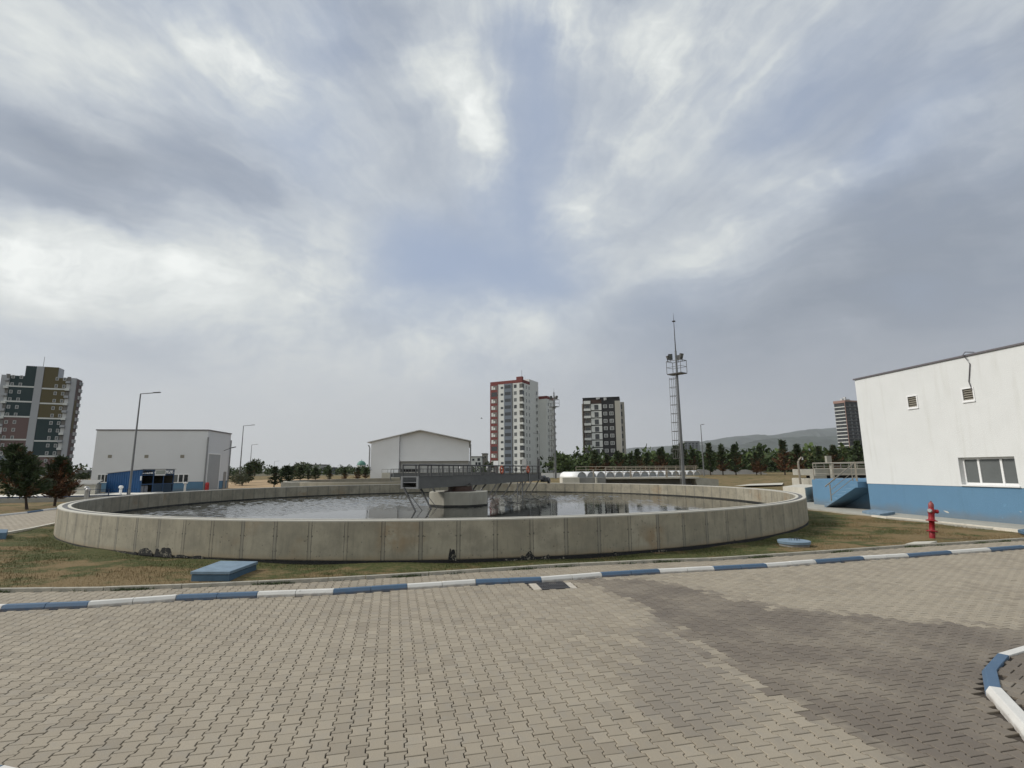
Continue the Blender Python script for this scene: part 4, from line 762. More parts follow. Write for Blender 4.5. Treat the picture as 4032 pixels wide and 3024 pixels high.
def light_mast(base, zp, ztop, label, r0, cage=True, k=1.0):
    t = thing('light_mast', label, 'light mast', base, 0, 'light masts'); b = Vector(base); P = lambda x, y, z: Vector((b.x + x, b.y + y, z))
    mb = MB(); mb.tube([b, P(0, 0, zp)], [r0, r0 * .62], 14); mb.tube([P(0, 0, zp), P(0, 0, zp + 2.5 * k)], r0 * .6, 10); mb.tube([P(0, 0, b.z), P(0, 0, b.z + .06)], r0 * 2.2, 12); mb.build('pole', POLE, t)
    mb = MB(); mb.tube([P(0, 0, zp + 2.5 * k), P(0, 0, ztop)], [r0 * .36, r0 * .16], 8); mb.lathe([(.0, -.08), (.16, -.05), (.2, 0), (.05, .1), (0, .1)], P(0, 0, ztop), 10); mb.tube([P(0, 0, ztop), P(0, 0, ztop + .9)], [.03, .008], 6); mb.build('lightning_rod', DARKST, t)
    h = .95 * k; c = [(-h, .3 * h), (.1 * h, -h), (h, -.3 * h), (-.1 * h, h)]
    mb = MB(); mb.prism([(b.x + x, b.y + y) for x, y in c], zp, zp + .09); mb.build('platform', DARKST, t)
    mb = MB()
    for i in range(4):
        (x, y), (x2, y2) = c[i], c[(i + 1) % 4]; mb.tube([P(x, y, zp + .09), P(x, y, zp + 1.4 * k)], .03, 6)
        for z in (1.4 * k, .75 * k): mb.tube([P(x, y, zp + z), P(x2, y2, zp + z)], .032 if z > 1 else .022, 6)
    mb.build('platform_rail', STEEL, t)
    for (x, y, yaw, fl) in ((-.55, .1, -20, 1), (.55, -.2, 35, 1), (-.75, .5, -70, .7), (.4, .6, 150, .8)):
        x *= k; y *= k; mb = MB(); c_ = P(x, y, zp + 1.85 * k); u = Vector((math.cos(R(yaw)), math.sin(R(yaw)), 0)); n_ = Vector((math.sin(R(yaw)), -math.cos(R(yaw)), 0)); up = (Vector((0, 0, 1)) + n_ * .35).normalized(); w = .42 * k * fl; hh = .62 * k * fl
        mb.basis(c_ - u * w / 2 - up * hh / 2, u * w, up * hh, up.cross(u).normalized() * .2 * k); mb.bar(P(x, y, zp + 1.38 * k), c_, .06); fl_ = mb.build('floodlight', DARKST, t)
        mb = MB(); nn = u.cross(up).normalized(); mb.basis(c_ - u * w * .4 - up * hh * .4 + nn * .004, u * w * .8, up * hh * .8, nn * .006); mb.build('lens', GLASS2, fl_)
    if cage:
        mb = MB(); x0 = -r0 - .18; z = b.z + .3
        for dx in (0, -.28): mb.tube([P(x0 + dx * 0 - .02, -.15 + dx * .9, b.z + .3), P(x0 - .02 + dx * 0 + .1, -.15 + dx * .9, zp)], .022, 6)
        while z < zp: mb.tube([P(x0 + .1 * (z - b.z) / (zp - b.z), -.15, z), P(x0 + .1 * (z - b.z) / (zp - b.z), -.4, z)], .014, 5); z += .3
        mb.build('ladder', STEEL, t); mb = MB(); z = b.z + 3.2
        hp = lambda z, a: P(x0 - .30 + .1 * (z - b.z) / (zp - b.z) + .36 * math.cos(a), -.28 + .36 * math.sin(a), z)
        while z < zp - .3: mb.tube([hp(z, a) for a in np.linspace(.6, 5.7, 9)], .022, 5); z += .9
        for a in (1.6, 3.14, 4.6): mb.tube([hp(b.z + 3.2, a), hp(zp - .4, a)], .02, 5)
        mb.build('ladder_cage', STEEL, t)
    return t
q = at(2692, 1900, 52); light_mast((q.x, q.y, .1), 2.3 + 368 * 52 / 2010 + .1, 2.3 + 588 * 52 / 2010 + .1, 'tall light mast with caged ladder, floodlight platform and long spire right of centre', .175)
q = at(2188, 1890, 92); light_mast((q.x, q.y, .55), 2.3 + 243 * 92 / 2010, 2.3 + 243 * 92 / 2010 + 2.6, 'smaller light mast with floodlight platform right beside the red and white tower', .2, True, .95)

# ------------------------------------------------------------------ white halls
A_, B_, C_ = at(350, 1945, 58.6), at(800, 1926, 60.0), at(872, 1924, 66.0); 
d1 = (B_ - A_).xy.normalized(); f1 = Face((A_.x, A_.y), (B_.x, B_.y)); f2 = Face((B_.x, B_.y), (B_.x - d1.y * 6.3 * 1.0, B_.y + d1.x * 6.3)); H1 = 7.08
hall = thing('plant_hall', 'long white hall with blue plinth, small vents and a grey shutter door at left', 'building', (A_.x, A_.y, .1))
BK = Vector((-d1.y, d1.x, 0))
mb = MB(); mb.basis((A_.x, A_.y, 1.2), Vector((d1.x, d1.y, 0)) * f1.len, BK * f2.len, Vector((0, 0, H1 - 1.2))); mb.build('wall', PLASTER2, hall)
ins = Vector((d1.x, d1.y, 0)) * .02 + BK * .02; mb = MB(); mb.basis(Vector((A_.x, A_.y, -.1)) + ins, Vector((d1.x, d1.y, 0)) * (f1.len - .04), BK * (f2.len - .04), Vector((0, 0, 1.3))); mb.build('plinth', BLUEP, hall)
mb = MB(); mb.basis(Vector((A_.x, A_.y, H1)) - ins * 4, Vector((d1.x, d1.y, 0)) * (f1.len + .16), BK * (f2.len + .16), Vector((0, 0, .12))); mb.build('roof_edge', TRIM, hall)
for x in (433, 577, 718):
    a0, a1, z0, z1 = rect(f1, x - 7, 1791, x + 7, 1803); mb = MB(); f1.box(mb, a0, a1, z0, z1, 0, .03); mb.build('vent', LOUVRE, hall)
for x0, x1 in ((386, 425), (684, 741)):
    a0, a1, z0, z1 = rect(f1, x0, 1866, x1, 1901); mb = MB(); f1.box(mb, a0, a1, z0, z1, 0, .03); w_ = mb.build('window', PVC, hall); n = 3
    for i in range(n): mb = MB(); f1.box(mb, a0 + (a1 - a0) * (i + .12) / n, a0 + (a1 - a0) * (i + .88) / n, z0 + .1, z1 - .1, .031, .04); mb.build('pane', GLASS2 if i == 0 else GLASS, w_)
a0, a1, z0, z1 = rect(f2, 805, 1794, 842, 1926); mb = MB(); f2.box(mb, .55, 3.6, .1, 4.35, 0, .05); mb.build('shutter_door', mat('grey_shutter', (.34, .35, .36), .5, .06, 1), hall)
mb = MB(); f2.box(mb, .40, .55, .1, 4.45, 0, .07); f2.box(mb, 3.6, 3.75, .1, 4.45, 0, .07); f2.box(mb, .55, 3.6, 4.35, 4.5, 0, .07); mb.build('door_frame', PVC, hall)
mb = MB(); f2.box(mb, 5.0, 5.7, .1, 2.3, 0, .04); mb.build('side_door', GALV, hall)
mb = MB(); p_ = f2.pt(-.12, .1, .1); mb.tube([p_, p_ + Vector((0, 0, 6.2))], .09, 8); p2 = f2.pt(6.25, .1, .1); mb.tube([p2, p2 + Vector((0, 0, 6.2))], .07, 8); mb.build('down_pipe', GALV, hall)
mb = MB(); p_ = f2.pt(4.4, 4.9, .05); mb.tube([p_, p_ + f2.n * .9 + Vector((0, 0, .35))], .035, 6); p3 = p_ + f2.n * .9 + Vector((0, 0, .35)); mb.bar(p3, p3 + f2.n * .5 + Vector((0, 0, .12)), .16, .1); mb.build('wall_lamp', DARKST, hall)
p_ = f2.pt(-.35, .1, .55); mb = MB(); mb.lathe([(0, 0), (.2, 0), (.2, .85), (.14, 1.0), (0, 1.02)], (p_.x, p_.y, .1), 14); tag(mb.build('fire_drum', mat('signal_red', (.42, .02, .02), .5)), 'red drum standing at the corner of the white hall at left', 'drum')
p_ = at(728, 1925, 56); mb = MB(); mb.lathe([(.1, 0), (.1, .85), (.2, .86), (.2, 1.0), (0, 1.05)], (p_.x, p_.y, .2), 14); tag(mb.build('vent_pipe', PVC), 'white vent pipe right of the blue shed, before the hall plinth', 'vent pipe', 'mushroom vent pipes')
# gabled hall in the centre
GY = 100.0; gx = lambda x, y: at(x, y, GY)
gl, gr_, ge, gr2 = gx(1457, 1880), gx(1845, 1880), gx(1443, 1735), gx(1655, 1693); zl, zr, zt = gx(1457, 1735).z, gx(1845, 1743).z, gx(1655, 1695).z
zl = zr = (zl + zr) / 2; zb_ = .8; ms = gx(1569, 1850).x; zc_ = gx(1700, 1815).z
gh = thing('gabled_hall', 'white gabled hall with a shallow ridge roof behind the bridge in the centre', 'building', ((gl.x + gr_.x) / 2, GY, zb_))
xm = gr2.x
def roofz(x): return zl + (zt - zl) * (1 - abs(x - xm) / ((xm - gl.x) if x < xm else (gr_.x - xm)))
mb = MB(); y0, y1 = GY, GY + 30
def gable(mb, xa, xb, z0, y0, y1):
    xs_ = [xa] + ([xm] if xa < xm < xb else []) + [xb]; poly = [(xa, z0)] + [(xb, z0)] + [(x, roofz(x)) for x in xs_[::-1]]; n = len(poly)
    mb.add([(x, y0, z) for x, z in poly] + [(x - .09 * (y1 - y0), y1, z) for x, z in poly], [tuple(range(n)), tuple(range(2 * n - 1, n - 1, -1))] + [(i, i + n, (i + 1) % n + n, (i + 1) % n) for i in range(n)])
gable(mb, gl.x, ms, zb_, y0, y1); gable(mb, ms + .001, gr_.x, zc_, y0 + .7, y1); mb.build('wall', PLASTER2, gh)
mb = MB(); mb.box(ms + .001, gr_.x - .2, y0 + 1.5, y0 + 7, zb_, zc_); mb.build('bay_wall', mat('grey_bay', (.36, .36, .35), .8, .08, .5), gh)
for xa, xb, dark in ((1573, 1645, 1), (1655, 1735, 0), (1747, 1822, 0)):
    mb = MB(); mb.box(gx(xa, 1840).x, gx(xb, 1840).x, y0 + 1.40, y0 + 1.5, zb_ + .1, gx(xa, 1827).z); mb.build('bay_door', mat('pale_shutter', (.42, .42, .41), .6, .05, .6), gh)
    if dark: mb = MB(); mb.box(gx(xa, 1840).x, gx(xb, 1840).x, y0 + 1.3, y0 + 1.398, gx(xa, 1858).z, gx(xa, 1846).z); mb.build('window_strip', BLACK, gh)
mb = MB(); 
for xa, xb in ((gl.x - .7, xm), (xm, gr_.x + .5)):
    za, zb2 = roofz(max(gl.x, xa)) if xa < xm else zt, zt if xb == xm else roofz(gr_.x)
    if xa < gl.x: za -= .7 * (zt - zl) / (xm - gl.x)
    mb.basis((xa, y0 - .35, za + .01), (xb - xa, 0, zb2 - za), (-2.79, 31, 0), (0, 0, .14))
mb.build('roof', mat('roof_sheet', (.52, .52, .52), .6, .06, .5), gh)
mb = MB(); mb.tube([(gl.x - .55, y0 + .1, zl - .6), (gl.x - .3, y0 + .1, zl - 1.2), (gl.x - .3, y0 + .1, 3.2), (gl.x + .1, y0 - .1, 2.4)], .13, 8); mb.tube([(gr_.x + .25, y0 + 1.2, zr - .5), (gr_.x + .25, y0 + 1.2, .8)], .14, 8); mb.build('down_pipe', GALV, gh)
rmp = thing('loading_ramp', 'low pale concrete loading ramp with a thin rail before the gabled hall', 'ramp', gx(1600, 1872)); 
mb = MB(); mb.box(gx(1521, 1870).x, gx(1846, 1870).x, GY - 3.5, GY - .2, .6, gx(1530, 1861).z); mb.build('ramp_body', CONCW, rmp)
mb = MB(); x = gx(1521, 1860).x
while x < gx(1840, 1860).x: mb.tube([(x, GY - 3.4, gx(1530, 1861).z), (x, GY - 3.4, gx(1530, 1848).z)], .035, 5); x += 1.1
mb.tube([(gx(1521, 1848).x, GY - 3.4, gx(1530, 1848).z), (gx(1840, 1848).x, GY - 3.4, gx(1530, 1848).z)], .04, 5); mb.build('rail', GALV, rmp)

# ------------------------------------------------------------------ second settling tank with its own bridge
T2, R2 = Vector((-15.0, 70.0, 0)), 14.6
t2 = thing('settling_tank', 'second lower round concrete settling tank seen beyond the big one, left of the pier', 'tank', T2)
WC2 = mat('aged_concrete', (.27, .25, .20), .88, .22, .5, .2, 20, stretch=(1, 1, .3))
mb = MB(); mb.lathe([(R2, 0), (R2, 1.08), (R2 - .01, 1.09)], T2, 160); mb.build('outer_wall', WC2, t2)
mb = MB(); mb.lathe([(R2 - .4, 1.09), (R2 - .4, 0)], T2, 160); mb.build('inner_wall', WC2, t2); mb = MB(); mb.lathe([(R2 - .01, 1.09), (R2 - .4, 1.09)], T2, 160); mb.build('rim', RIMC, t2)
mb = MB(); c_ = at(1180, 1905, 60.5); mb.box(c_.x - 1.3, c_.x + 1.0, 58.5, 61.5, 0, 1.07); mb.build('inlet_chamber', CONC, t2)
mb = MB(); mb.lathe([(.01, .35), (R2 - .4, .35)], T2, 80); struct(mb.build('water', bpy.data.materials['dark_water']))
q = at(1548, 1900, 63.0); b2 = dup(bridge, (q.x, q.y, .36), math.atan2(.62, .78) - math.pi / 2, 'small far scraper bridge end showing left of the near bridge', .82)

# ------------------------------------------------------------------ blue shed, chambers and deck at left
P1s = at(549.5, 1945, 48.5)
best = None
for ph_ in range(10, 80):
    a = R(ph_); u0 = Vector((-math.cos(a), math.sin(a))); u1 = Vector((math.sin(a), math.cos(a)))
    def hitlen(u, x):
        d = ray(x, 1900); k = d.x / d.y; return (k * P1s.y - P1s.x) / (u.x - k * u.y)
    l0, l1 = hitlen(u0, 420.5), hitlen(u1, 682)
    if l0 > 0 and l1 > 0 and (best is None or abs(l0 - 3.2) + abs(l1 - 3.4) < best[0]): best = (abs(l0 - 3.2) + abs(l1 - 3.4), u0, u1, l0, l1)
_, u0, u1, l0, l1 = best; u0 = Vector((u0.x, u0.y, 0)); u1 = Vector((u1.x, u1.y, 0)); P1v = Vector((P1s.x, P1s.y, 0))
zsA = at(421, 1865, (P1v + u0 * l0).y).z; zsB = at(550, 1849, P1s.y).z; P0v = P1v + u0 * l0; P2v = P1v + u1 * l1
shed = thing('chemical_shed', 'bright blue sheet metal shed with a mesh front and white sign before the hall', 'shed', (P1v.x, P1v.y, .1))
mb = MB(); n = 30; e = u1 * .05
for i in range(n):
    a, b = P1v.lerp(P0v, i / n), P1v.lerp(P0v, (i + 1) / n); za, zb2 = zsB + (zsA - zsB) * i / n, zsB + (zsA - zsB) * (i + 1) / n; o_ = u1 * (-.025 if i % 2 else 0)
    mb.add([a + o_ + Vector((0, 0, .1)), b + o_ + Vector((0, 0, .1)), b + o_ + Vector((0, 0, zb2)), a + o_ + Vector((0, 0, za)), a + e + Vector((0, 0, .1)), b + e + Vector((0, 0, .1)), b + e + Vector((0, 0, zb2)), a + e + Vector((0, 0, za))], [(0, 1, 2, 3)[::-1], (4, 5, 6, 7), (0, 3, 7, 4), (1, 5, 6, 2), (3, 2, 6, 7), (0, 4, 5, 1)])
mb.build('side_wall', SHEDB, shed)
mb = MB(); mb.basis(P0v + u1 * .06 + Vector((0, 0, .1)), u1 * (l1 - .06), u0 * -.05, Vector((0, 0, zsA - .1))); mb.basis(P2v + Vector((0, 0, .1)), u0 * l0, u1 * .05, Vector((0, 0, zsA - .15))); mb.build('back_wall', mat('shed_inside', (.05, .045, .03), .8, .2, 1), shed)
mb = MB(); ov = .12; mb.add([p + Vector((0, 0, dz)) for dz in (.01, .07) for p in (P1v - u0 * ov - u1 * ov + Vector((0, 0, zsB)), P2v - u0 * ov + u1 * ov + Vector((0, 0, zsB)), P2v + u0 * (l0 + ov) + u1 * ov + Vector((0, 0, zsA)), P0v + u0 * ov - u1 * ov + Vector((0, 0, zsA)))], [(0, 1, 2, 3), (7, 6, 5, 4), (0, 4, 5, 1), (1, 5, 6, 2), (2, 6, 7, 3), (3, 7, 4, 0)]); mb.build('roof', mat('shed_roof', (.35, .36, .37), .5), shed)
fs = Face((P1v.x, P1v.y), (P2v.x, P2v.y)); 
if fs.n.dot(-u0) < 0: fs.n = -fs.n
zf = zsB - .55; mb = MB()
for a in (0, l1 * .345, l1 * .66, l1 - .07): fs.box(mb, a, a + .07, .1, zsB - .02, -.04, .03)
fs.box(mb, .07, l1 - .07, zsB - .1, zsB - .02, -.035, .025); fs.box(mb, .07, l1 - .07, zf, zf + .06, -.035, .025); fs.box(mb, .07, l1 - .07, 1.15, 1.22, -.035, .025)
for i in range(14):
    a = .1 + (l1 - .2) * i / 14; b = a + (l1 - .2) / 14; z0, z1 = (zf + .08, zsB - .12) if i % 2 else (zsB - .12, zf + .08)
    mb.bar(fs.pt(a, z0, .0), fs.pt(b, z1, .0), .03)
mb.build('front_frame', mat('shed_frame', (.03, .075, .17), .5), shed)
mb = MB(); fs.box(mb, l1 * .36, l1 * .96, .1, 1.14, -.03, -.01); mb.build('front_panel', mat('shed_panel', (.008, .035, .075), .5), shed)
mb = MB(); fs.box(mb, l1 * .38, l1 * .70, zf - .02, zsB + .06, .032, .06); sg = mb.build('sign', PVC, shed)
mb = MB(); fs.box(mb, l1 * .395, l1 * .685, zf + .09, zsB - .09, .061, .064); mb.build('sign_text', mat('grey_lettering', (.34, .36, .33), .7, .35, 14), sg)
mb = MB(); fs.box(mb, -.12, -.01, 1.55, 1.95, .0, .06); mb.build('switch_box', PVC, shed)
for k_, lab in ((.10, 'white plastic liquid cube in the blue shed, the left one'), (.55, 'white plastic liquid cube in the blue shed, the right one')):
    mb = MB(); fs.box(mb, .12 + k_, .50 + k_, .12, 1.05, -.75, -.2); tag(mb.build('liquid_container', mat('milky_plastic', (.20, .21, .24), .4, .2, 6), bevel=.06), lab, 'container', 'liquid cubes in the blue shed')
mb = MB(); p_ = [at(285, 1952, 46).xy, at(372, 1952, 45).xy, at(395, 1945, 50).xy, at(300, 1945, 52).xy]; bb = thing('roofed_chamber', 'low beige concrete chamber with a grey sloping roof between the conifers and the blue shed', 'chamber', at(340, 1950, 46))
mb.prism([tuple(v) for v in p_], .2, 1.25); mb.build('chamber_wall', CONC, bb); mb = MB(); cpp = sum((v for v in p_), Vector((0, 0))) / 4; mb.prism([(*(cpp + (v - cpp) * 1.08), .0 if i < 2 else .25) for i, v in enumerate(p_)], 1.26, 1.36); mb.build('roof', CONCG, bb)
# pale deck with low wall and blue rail
deck = thing('concrete_deck', 'pale low concrete deck behind the two dark conifers at the left edge', 'deck', at(200, 1985, 37))
wl = [gp(-60, 1990, .1), gp(235, 1981, .1)]; a, b = Vector((-46, 35.3, 0)), Vector((-30.0, 41.5, 0)); dn = Vector((-(b - a).y, (b - a).x, 0)).normalized()
mb = MB(); mb.basis(a, b - a, dn * .25, Vector((0, 0, .46))); mb.build('front_wall', CONC, deck); mb = MB(); mb.basis(a + dn * .251, (b - a) + Vector((-.5, .3, 0)), dn * 9, Vector((0, 0, .43))); mb.build('deck_slab', mat('white_deck', (.62, .60, .54), .85, .08, 1), deck)
rl = thing('deck_rail', 'low dark blue steel rail with short posts along the pale deck at left', 'railing', a + Vector((0, 0, .46)))
mb = MB(); n = 14
for i in range(n): p_ = a.lerp(b, (i + .5) / n) + dn * .1; mb.bar(p_ + Vector((0, 0, .46)), p_ + Vector((0, 0, 1.0)), .05)
mb.bar(a + dn * .1 + Vector((0, 0, .52)), b + dn * .1 + Vector((0, 0, .52)), .08, .10); mb.bar(a + dn * .1 + Vector((0, 0, 1.0)), b + dn * .1 + Vector((0, 0, 1.0)), .03, .03); mb.build('rail_frame', SHEDD, rl)
for x, y, Y, hh, lab in ((337, 1955, 40, .75, 'white capped vent pipe on the pale deck, the farther of the pair'), (342.5, 1962, 38.5, .72, 'white capped vent pipe on the pale deck, the nearer of the pair'), (473, 1950, 44, .8, 'white capped vent pipe just before the blue shed wall')):
    p_ = at(x, y, Y); mb = MB(); mb.lathe([(.1, -.3), (.1, hh - .22), (.17, hh - .2), (.17, hh - .06), (.1, hh), (0, hh + .01)], (p_.x, p_.y, p_.z), 14); tag(mb.build('vent_pipe', ALU if Y < 44 else PVC, smooth=False), lab, 'vent pipe', 'mushroom vent pipes')
# ------------------------------------------------------------------ aeration basin with white vault covers
ab = thing('aeration_basin', 'long concrete basin under a row of white barrel vault covers right of centre', 'basin', at(2500, 1890, 60))
AY = 60.0; ax = lambda x, y, Y=AY: at(x, y, Y); zt_ = ax(2450, 1878).z
mb = MB(); mb.box(ax(2210, 1890).x, ax(2275, 1890).x, AY - 1.5, AY + 2, 0, zt_); mb.box(ax(2345, 1890).x, ax(2335, 1890).x + .1, AY - 1.2, AY - .9, 0, zt_); mb.build('end_block', CONCW, ab)
mb = MB(); mb.box(ax(2275, 1890).x + .002, ax(2380, 1890).x, AY - .8, AY + 9, 0, zt_ - .02); mb.box(ax(2380, 1890).x, ax(2740, 1890).x, AY + 1.2, AY + 17, 0, zt_ - .05); mb.build('basin_wall', CONCG, ab)
mb = MB(); mb.box(ax(2380, 1877).x, ax(2745, 1877).x, AY - .6, AY + 1.2, zt_ - .22, zt_ - .04); mb.build('walkway', CONCW, ab)
xr = ax(2740, 1880).x; mb = MB(); mb.add([(xr, AY - .5, .1), (xr + 2.4, AY - .5, .1), (xr + 2.4, AY - .5, zt_ - .35), (xr - .3, AY - .5, zt_ - .06), (xr, AY + 3, .1), (xr + 2.4, AY + 3, .1), (xr + 2.4, AY + 3, zt_ - .35), (xr - .3, AY + 3, zt_ - .06)], [(0, 1, 2, 3), (7, 6, 5, 4), (0, 4, 5, 1), (1, 5, 6, 2), (2, 6, 7, 3), (3, 7, 4, 0)]); mb.build('end_ramp', CONC, ab)
VW = mat('vault_white', (.80, .80, .80), .5); VG = mat('vault_end', (.30, .31, .31), .7)
dax = Vector((-.56, .83, 0)); px_ = Vector((.83, .56, 0)); c00 = ax(2292, 1878, AY + .3)
for i in range(15):
    c = c00 + px_ * (1.52 * i); r_ = .70; L_ = 3.2; mb = MB(); n = 14; vs = []; c = Vector((c.x, c.y, zt_ - .04))
    for k in (0, 1):
        for j in range(n + 1): a = math.pi * j / n; vs.append(c + dax * (L_ * k) + px_ * (r_ * math.cos(a)) + Vector((0, 0, r_ * .9 * math.sin(a))))
    mb.add(vs, [(j, j + 1, j + n + 2, j + n + 1) for j in range(n)]); mb.add([v - dax * -.03 for v in vs[:n + 1]], [tuple(range(n + 1))[::-1]]) if False else None
    vo = mb.build('vault_cover', VW, ab, smooth=True); sol = vo.modifiers.new('thick', 'SOLIDIFY'); sol.thickness = .03
    mb = MB(); mb.add([v + dax * .12 for v in vs[:n + 1]] + [v + dax * .16 for v in vs[:n + 1]], [tuple(range(n + 1)), tuple(range(2 * n + 1, n, -1))]); mb.build('vault_end', VG, vo)
mb = MB(); zr_ = ax(2450, 1842).z; x = ax(2380, 1860).x; x1 = ax(2745, 1860).x
while x < x1 + .1: mb.tube([(x, AY - .5, zt_ - .04), (x, AY - .5, zr_)], .03, 6); x += 1.02
for z in (zr_, (zr_ + zt_) / 2): mb.tube([(ax(2380, 1860).x, AY - .5, z), (x1, AY - .5, z)], .032, 6)
for xx in (ax(2335, 1860).x, ax(2480, 1860).x, ax(2620, 1860).x): mb.bar((xx, AY - .3, zt_ - .04), (xx, AY - .3, zr_ - .15), .14)
mb.build('railing', RAILM, ab)
mb = MB(); x = ax(2268, 1845, 78).x; x1 = ax(2745, 1845, 78).x
while x < x1: mb.tube([(x, 78, 1.3), (x, 78, 2.65)], .04, 5); x += 1.5
for z in (2.65, 2.2): mb.tube([(ax(2268, 1845, 78).x, 78, z), (x1, 78, z)], .04, 5)
tag(mb.build('railing', RAILM), 'far steel railing running behind the white vault covers', 'railing')
mb = MB(); p_ = at(2180, 1880, 95); mb.box(p_.x - 3.2, at(2310, 1880, 95).x, 95, 95.4, .4, 1.65); tag(mb.build('garden_wall', mat('white_wall', (.66, .66, .66), .8, .05, .3)), 'low white wall behind the smaller light mast foot', 'wall')
mb = MB(); pts = [at(x, 1862, 112) for x in (2740, 2850, 2940, 2985, 3020)]; hs = (1.15, 1.0, .95, .55, .1)
for i in range(4): a, b = pts[i], pts[i + 1]; mb.add([(a.x, 112, .8), (b.x, 112, .8), (b.x, 112, 1.0 + hs[i + 1]), (a.x, 112, 1.0 + hs[i]), (a.x, 112.3, .8), (b.x, 112.3, .8), (b.x, 112.3, 1.0 + hs[i + 1]), (a.x, 112.3, 1.0 + hs[i])], [(0, 1, 2, 3), (7, 6, 5, 4), (3, 2, 6, 7), (0, 3, 7, 4), (1, 5, 6, 2)])
tag(mb.build('garden_wall', mat('grey_white_wall', (.46, .46, .46), .8, .1, .4)), 'long pale boundary wall sloping down behind the right conifers', 'wall')
mb = MB(); p_ = at(2842, 1908, 46); mb.box(p_.x - .75, p_.x + .75, 46, 47.4, .0, .38); tag(mb.build('cover_slab', CONCW), 'pale cover slab lying alone on the far lawn right of the basin', 'slab')
mb = MB(); mb.add([(*gp(2890, 1917, .2).xy, .30), (*gp(3080, 1912, .2).xy, .30), (*gp(3085, 1904, .2).xy, .31), (*gp(2955, 1909, .2).xy, .31)], [(0, 1, 2, 3)]); struct(mb.build('path', CONCW))

# ------------------------------------------------------------------ apartment towers
def slab(f, name, m, parent, rects, d0, d1):
    o = None
    for r in rects: mb = MB(); f.box(mb, r[0], r[1], r[2], r[3], d0, d1); o = mb.build(name, m, parent)
    return o
WIN = mat('tower_window', (.045, .05, .055), .15); WFR = mat('tower_frame', (.5, .5, .5), .5); TWHITE = mat('tower_white', (.62, .63, .61), .85, .04, .05)
TGREY = mat('tower_grey_panel', (.14, .165, .20), .8); TBAL = mat('balcony_recess', (.16, .15, .14), .9); TBLK = mat('tower_black_panel', (.018, .018, .02), .7); TBRN = mat('tower_brown', (.05, .025, .018), .8)
# red and white tower
c0 = at(2056, 1494, 212.0); pl = at(1931, 1506, 219.0); U = Vector((c0.x - pl.x, c0.y - pl.y, 0)).normalized(); Wd = Vector((-U.y, U.x, 0))
F1 = Face((pl.x, pl.y), (c0.x, c0.y)); FL = F1.len; e1 = Vector((c0.x, c0.y, 0)); F2 = Face((e1.x, e1.y), tuple((e1 + Wd * 15.3).xy)); ZT = c0.z; Z0 = .6
tw = thing('apartment_tower', 'tall white apartment tower with red balcony column and red roof band', 'tower', (c0.x, c0.y, Z0))
mb = MB(); mb.basis(F1.pt(0, Z0), U * FL, Wd * 7.4, Vector((0, 0, ZT - Z0))); mb.basis(F1.pt(2, Z0) + Wd * 7.401, U * (FL - 2.25), Wd * 9.6, Vector((0, 0, ZT + 1.3 - Z0)))
b0 = e1 + Wd * 17.0 + U * 3.8; mb.basis(b0 - U * 12 + Vector((0, 0, Z0)), U * 12, Wd * 8, Vector((0, 0, ZT - 5.2 - Z0))); mb.build('wall', TWHITE, tw)
mb = MB(); mb.basis(F1.pt(-.06, ZT - 1.25, .06), U * (FL + .12), Wd * 7.5, Vector((0, 0, 1.3))); mb.basis(F1.pt(FL * .82, ZT + .052, .03), U * (FL * .18), Wd * 1.2, Vector((0, 0, 1.3))); mb.basis(b0 - U * 3.9 - Wd * .06 + Vector((0, 0, ZT - 6.4)), U * 4.0, Wd * 8.1, Vector((0, 0, 1.3))); mb.build('roof_band', REDP, tw)
slab(F1, 'balcony_column', REDP, tw, [(0.0, FL * .235, Z0, ZT - 1.252)], .0, .25); slab(F1, 'grey_column', TGREY, tw, [(FL * .44, FL * .68, Z0, ZT - 1.252)], .0, .15); mb = MB(); F1.box(mb, FL * .682, FL * .698, Z0, ZT - 1.252, 0, .2); mb.build('down_pipe', DARKST, tw)
PIT = 2.9; zw = ZT - 2.6
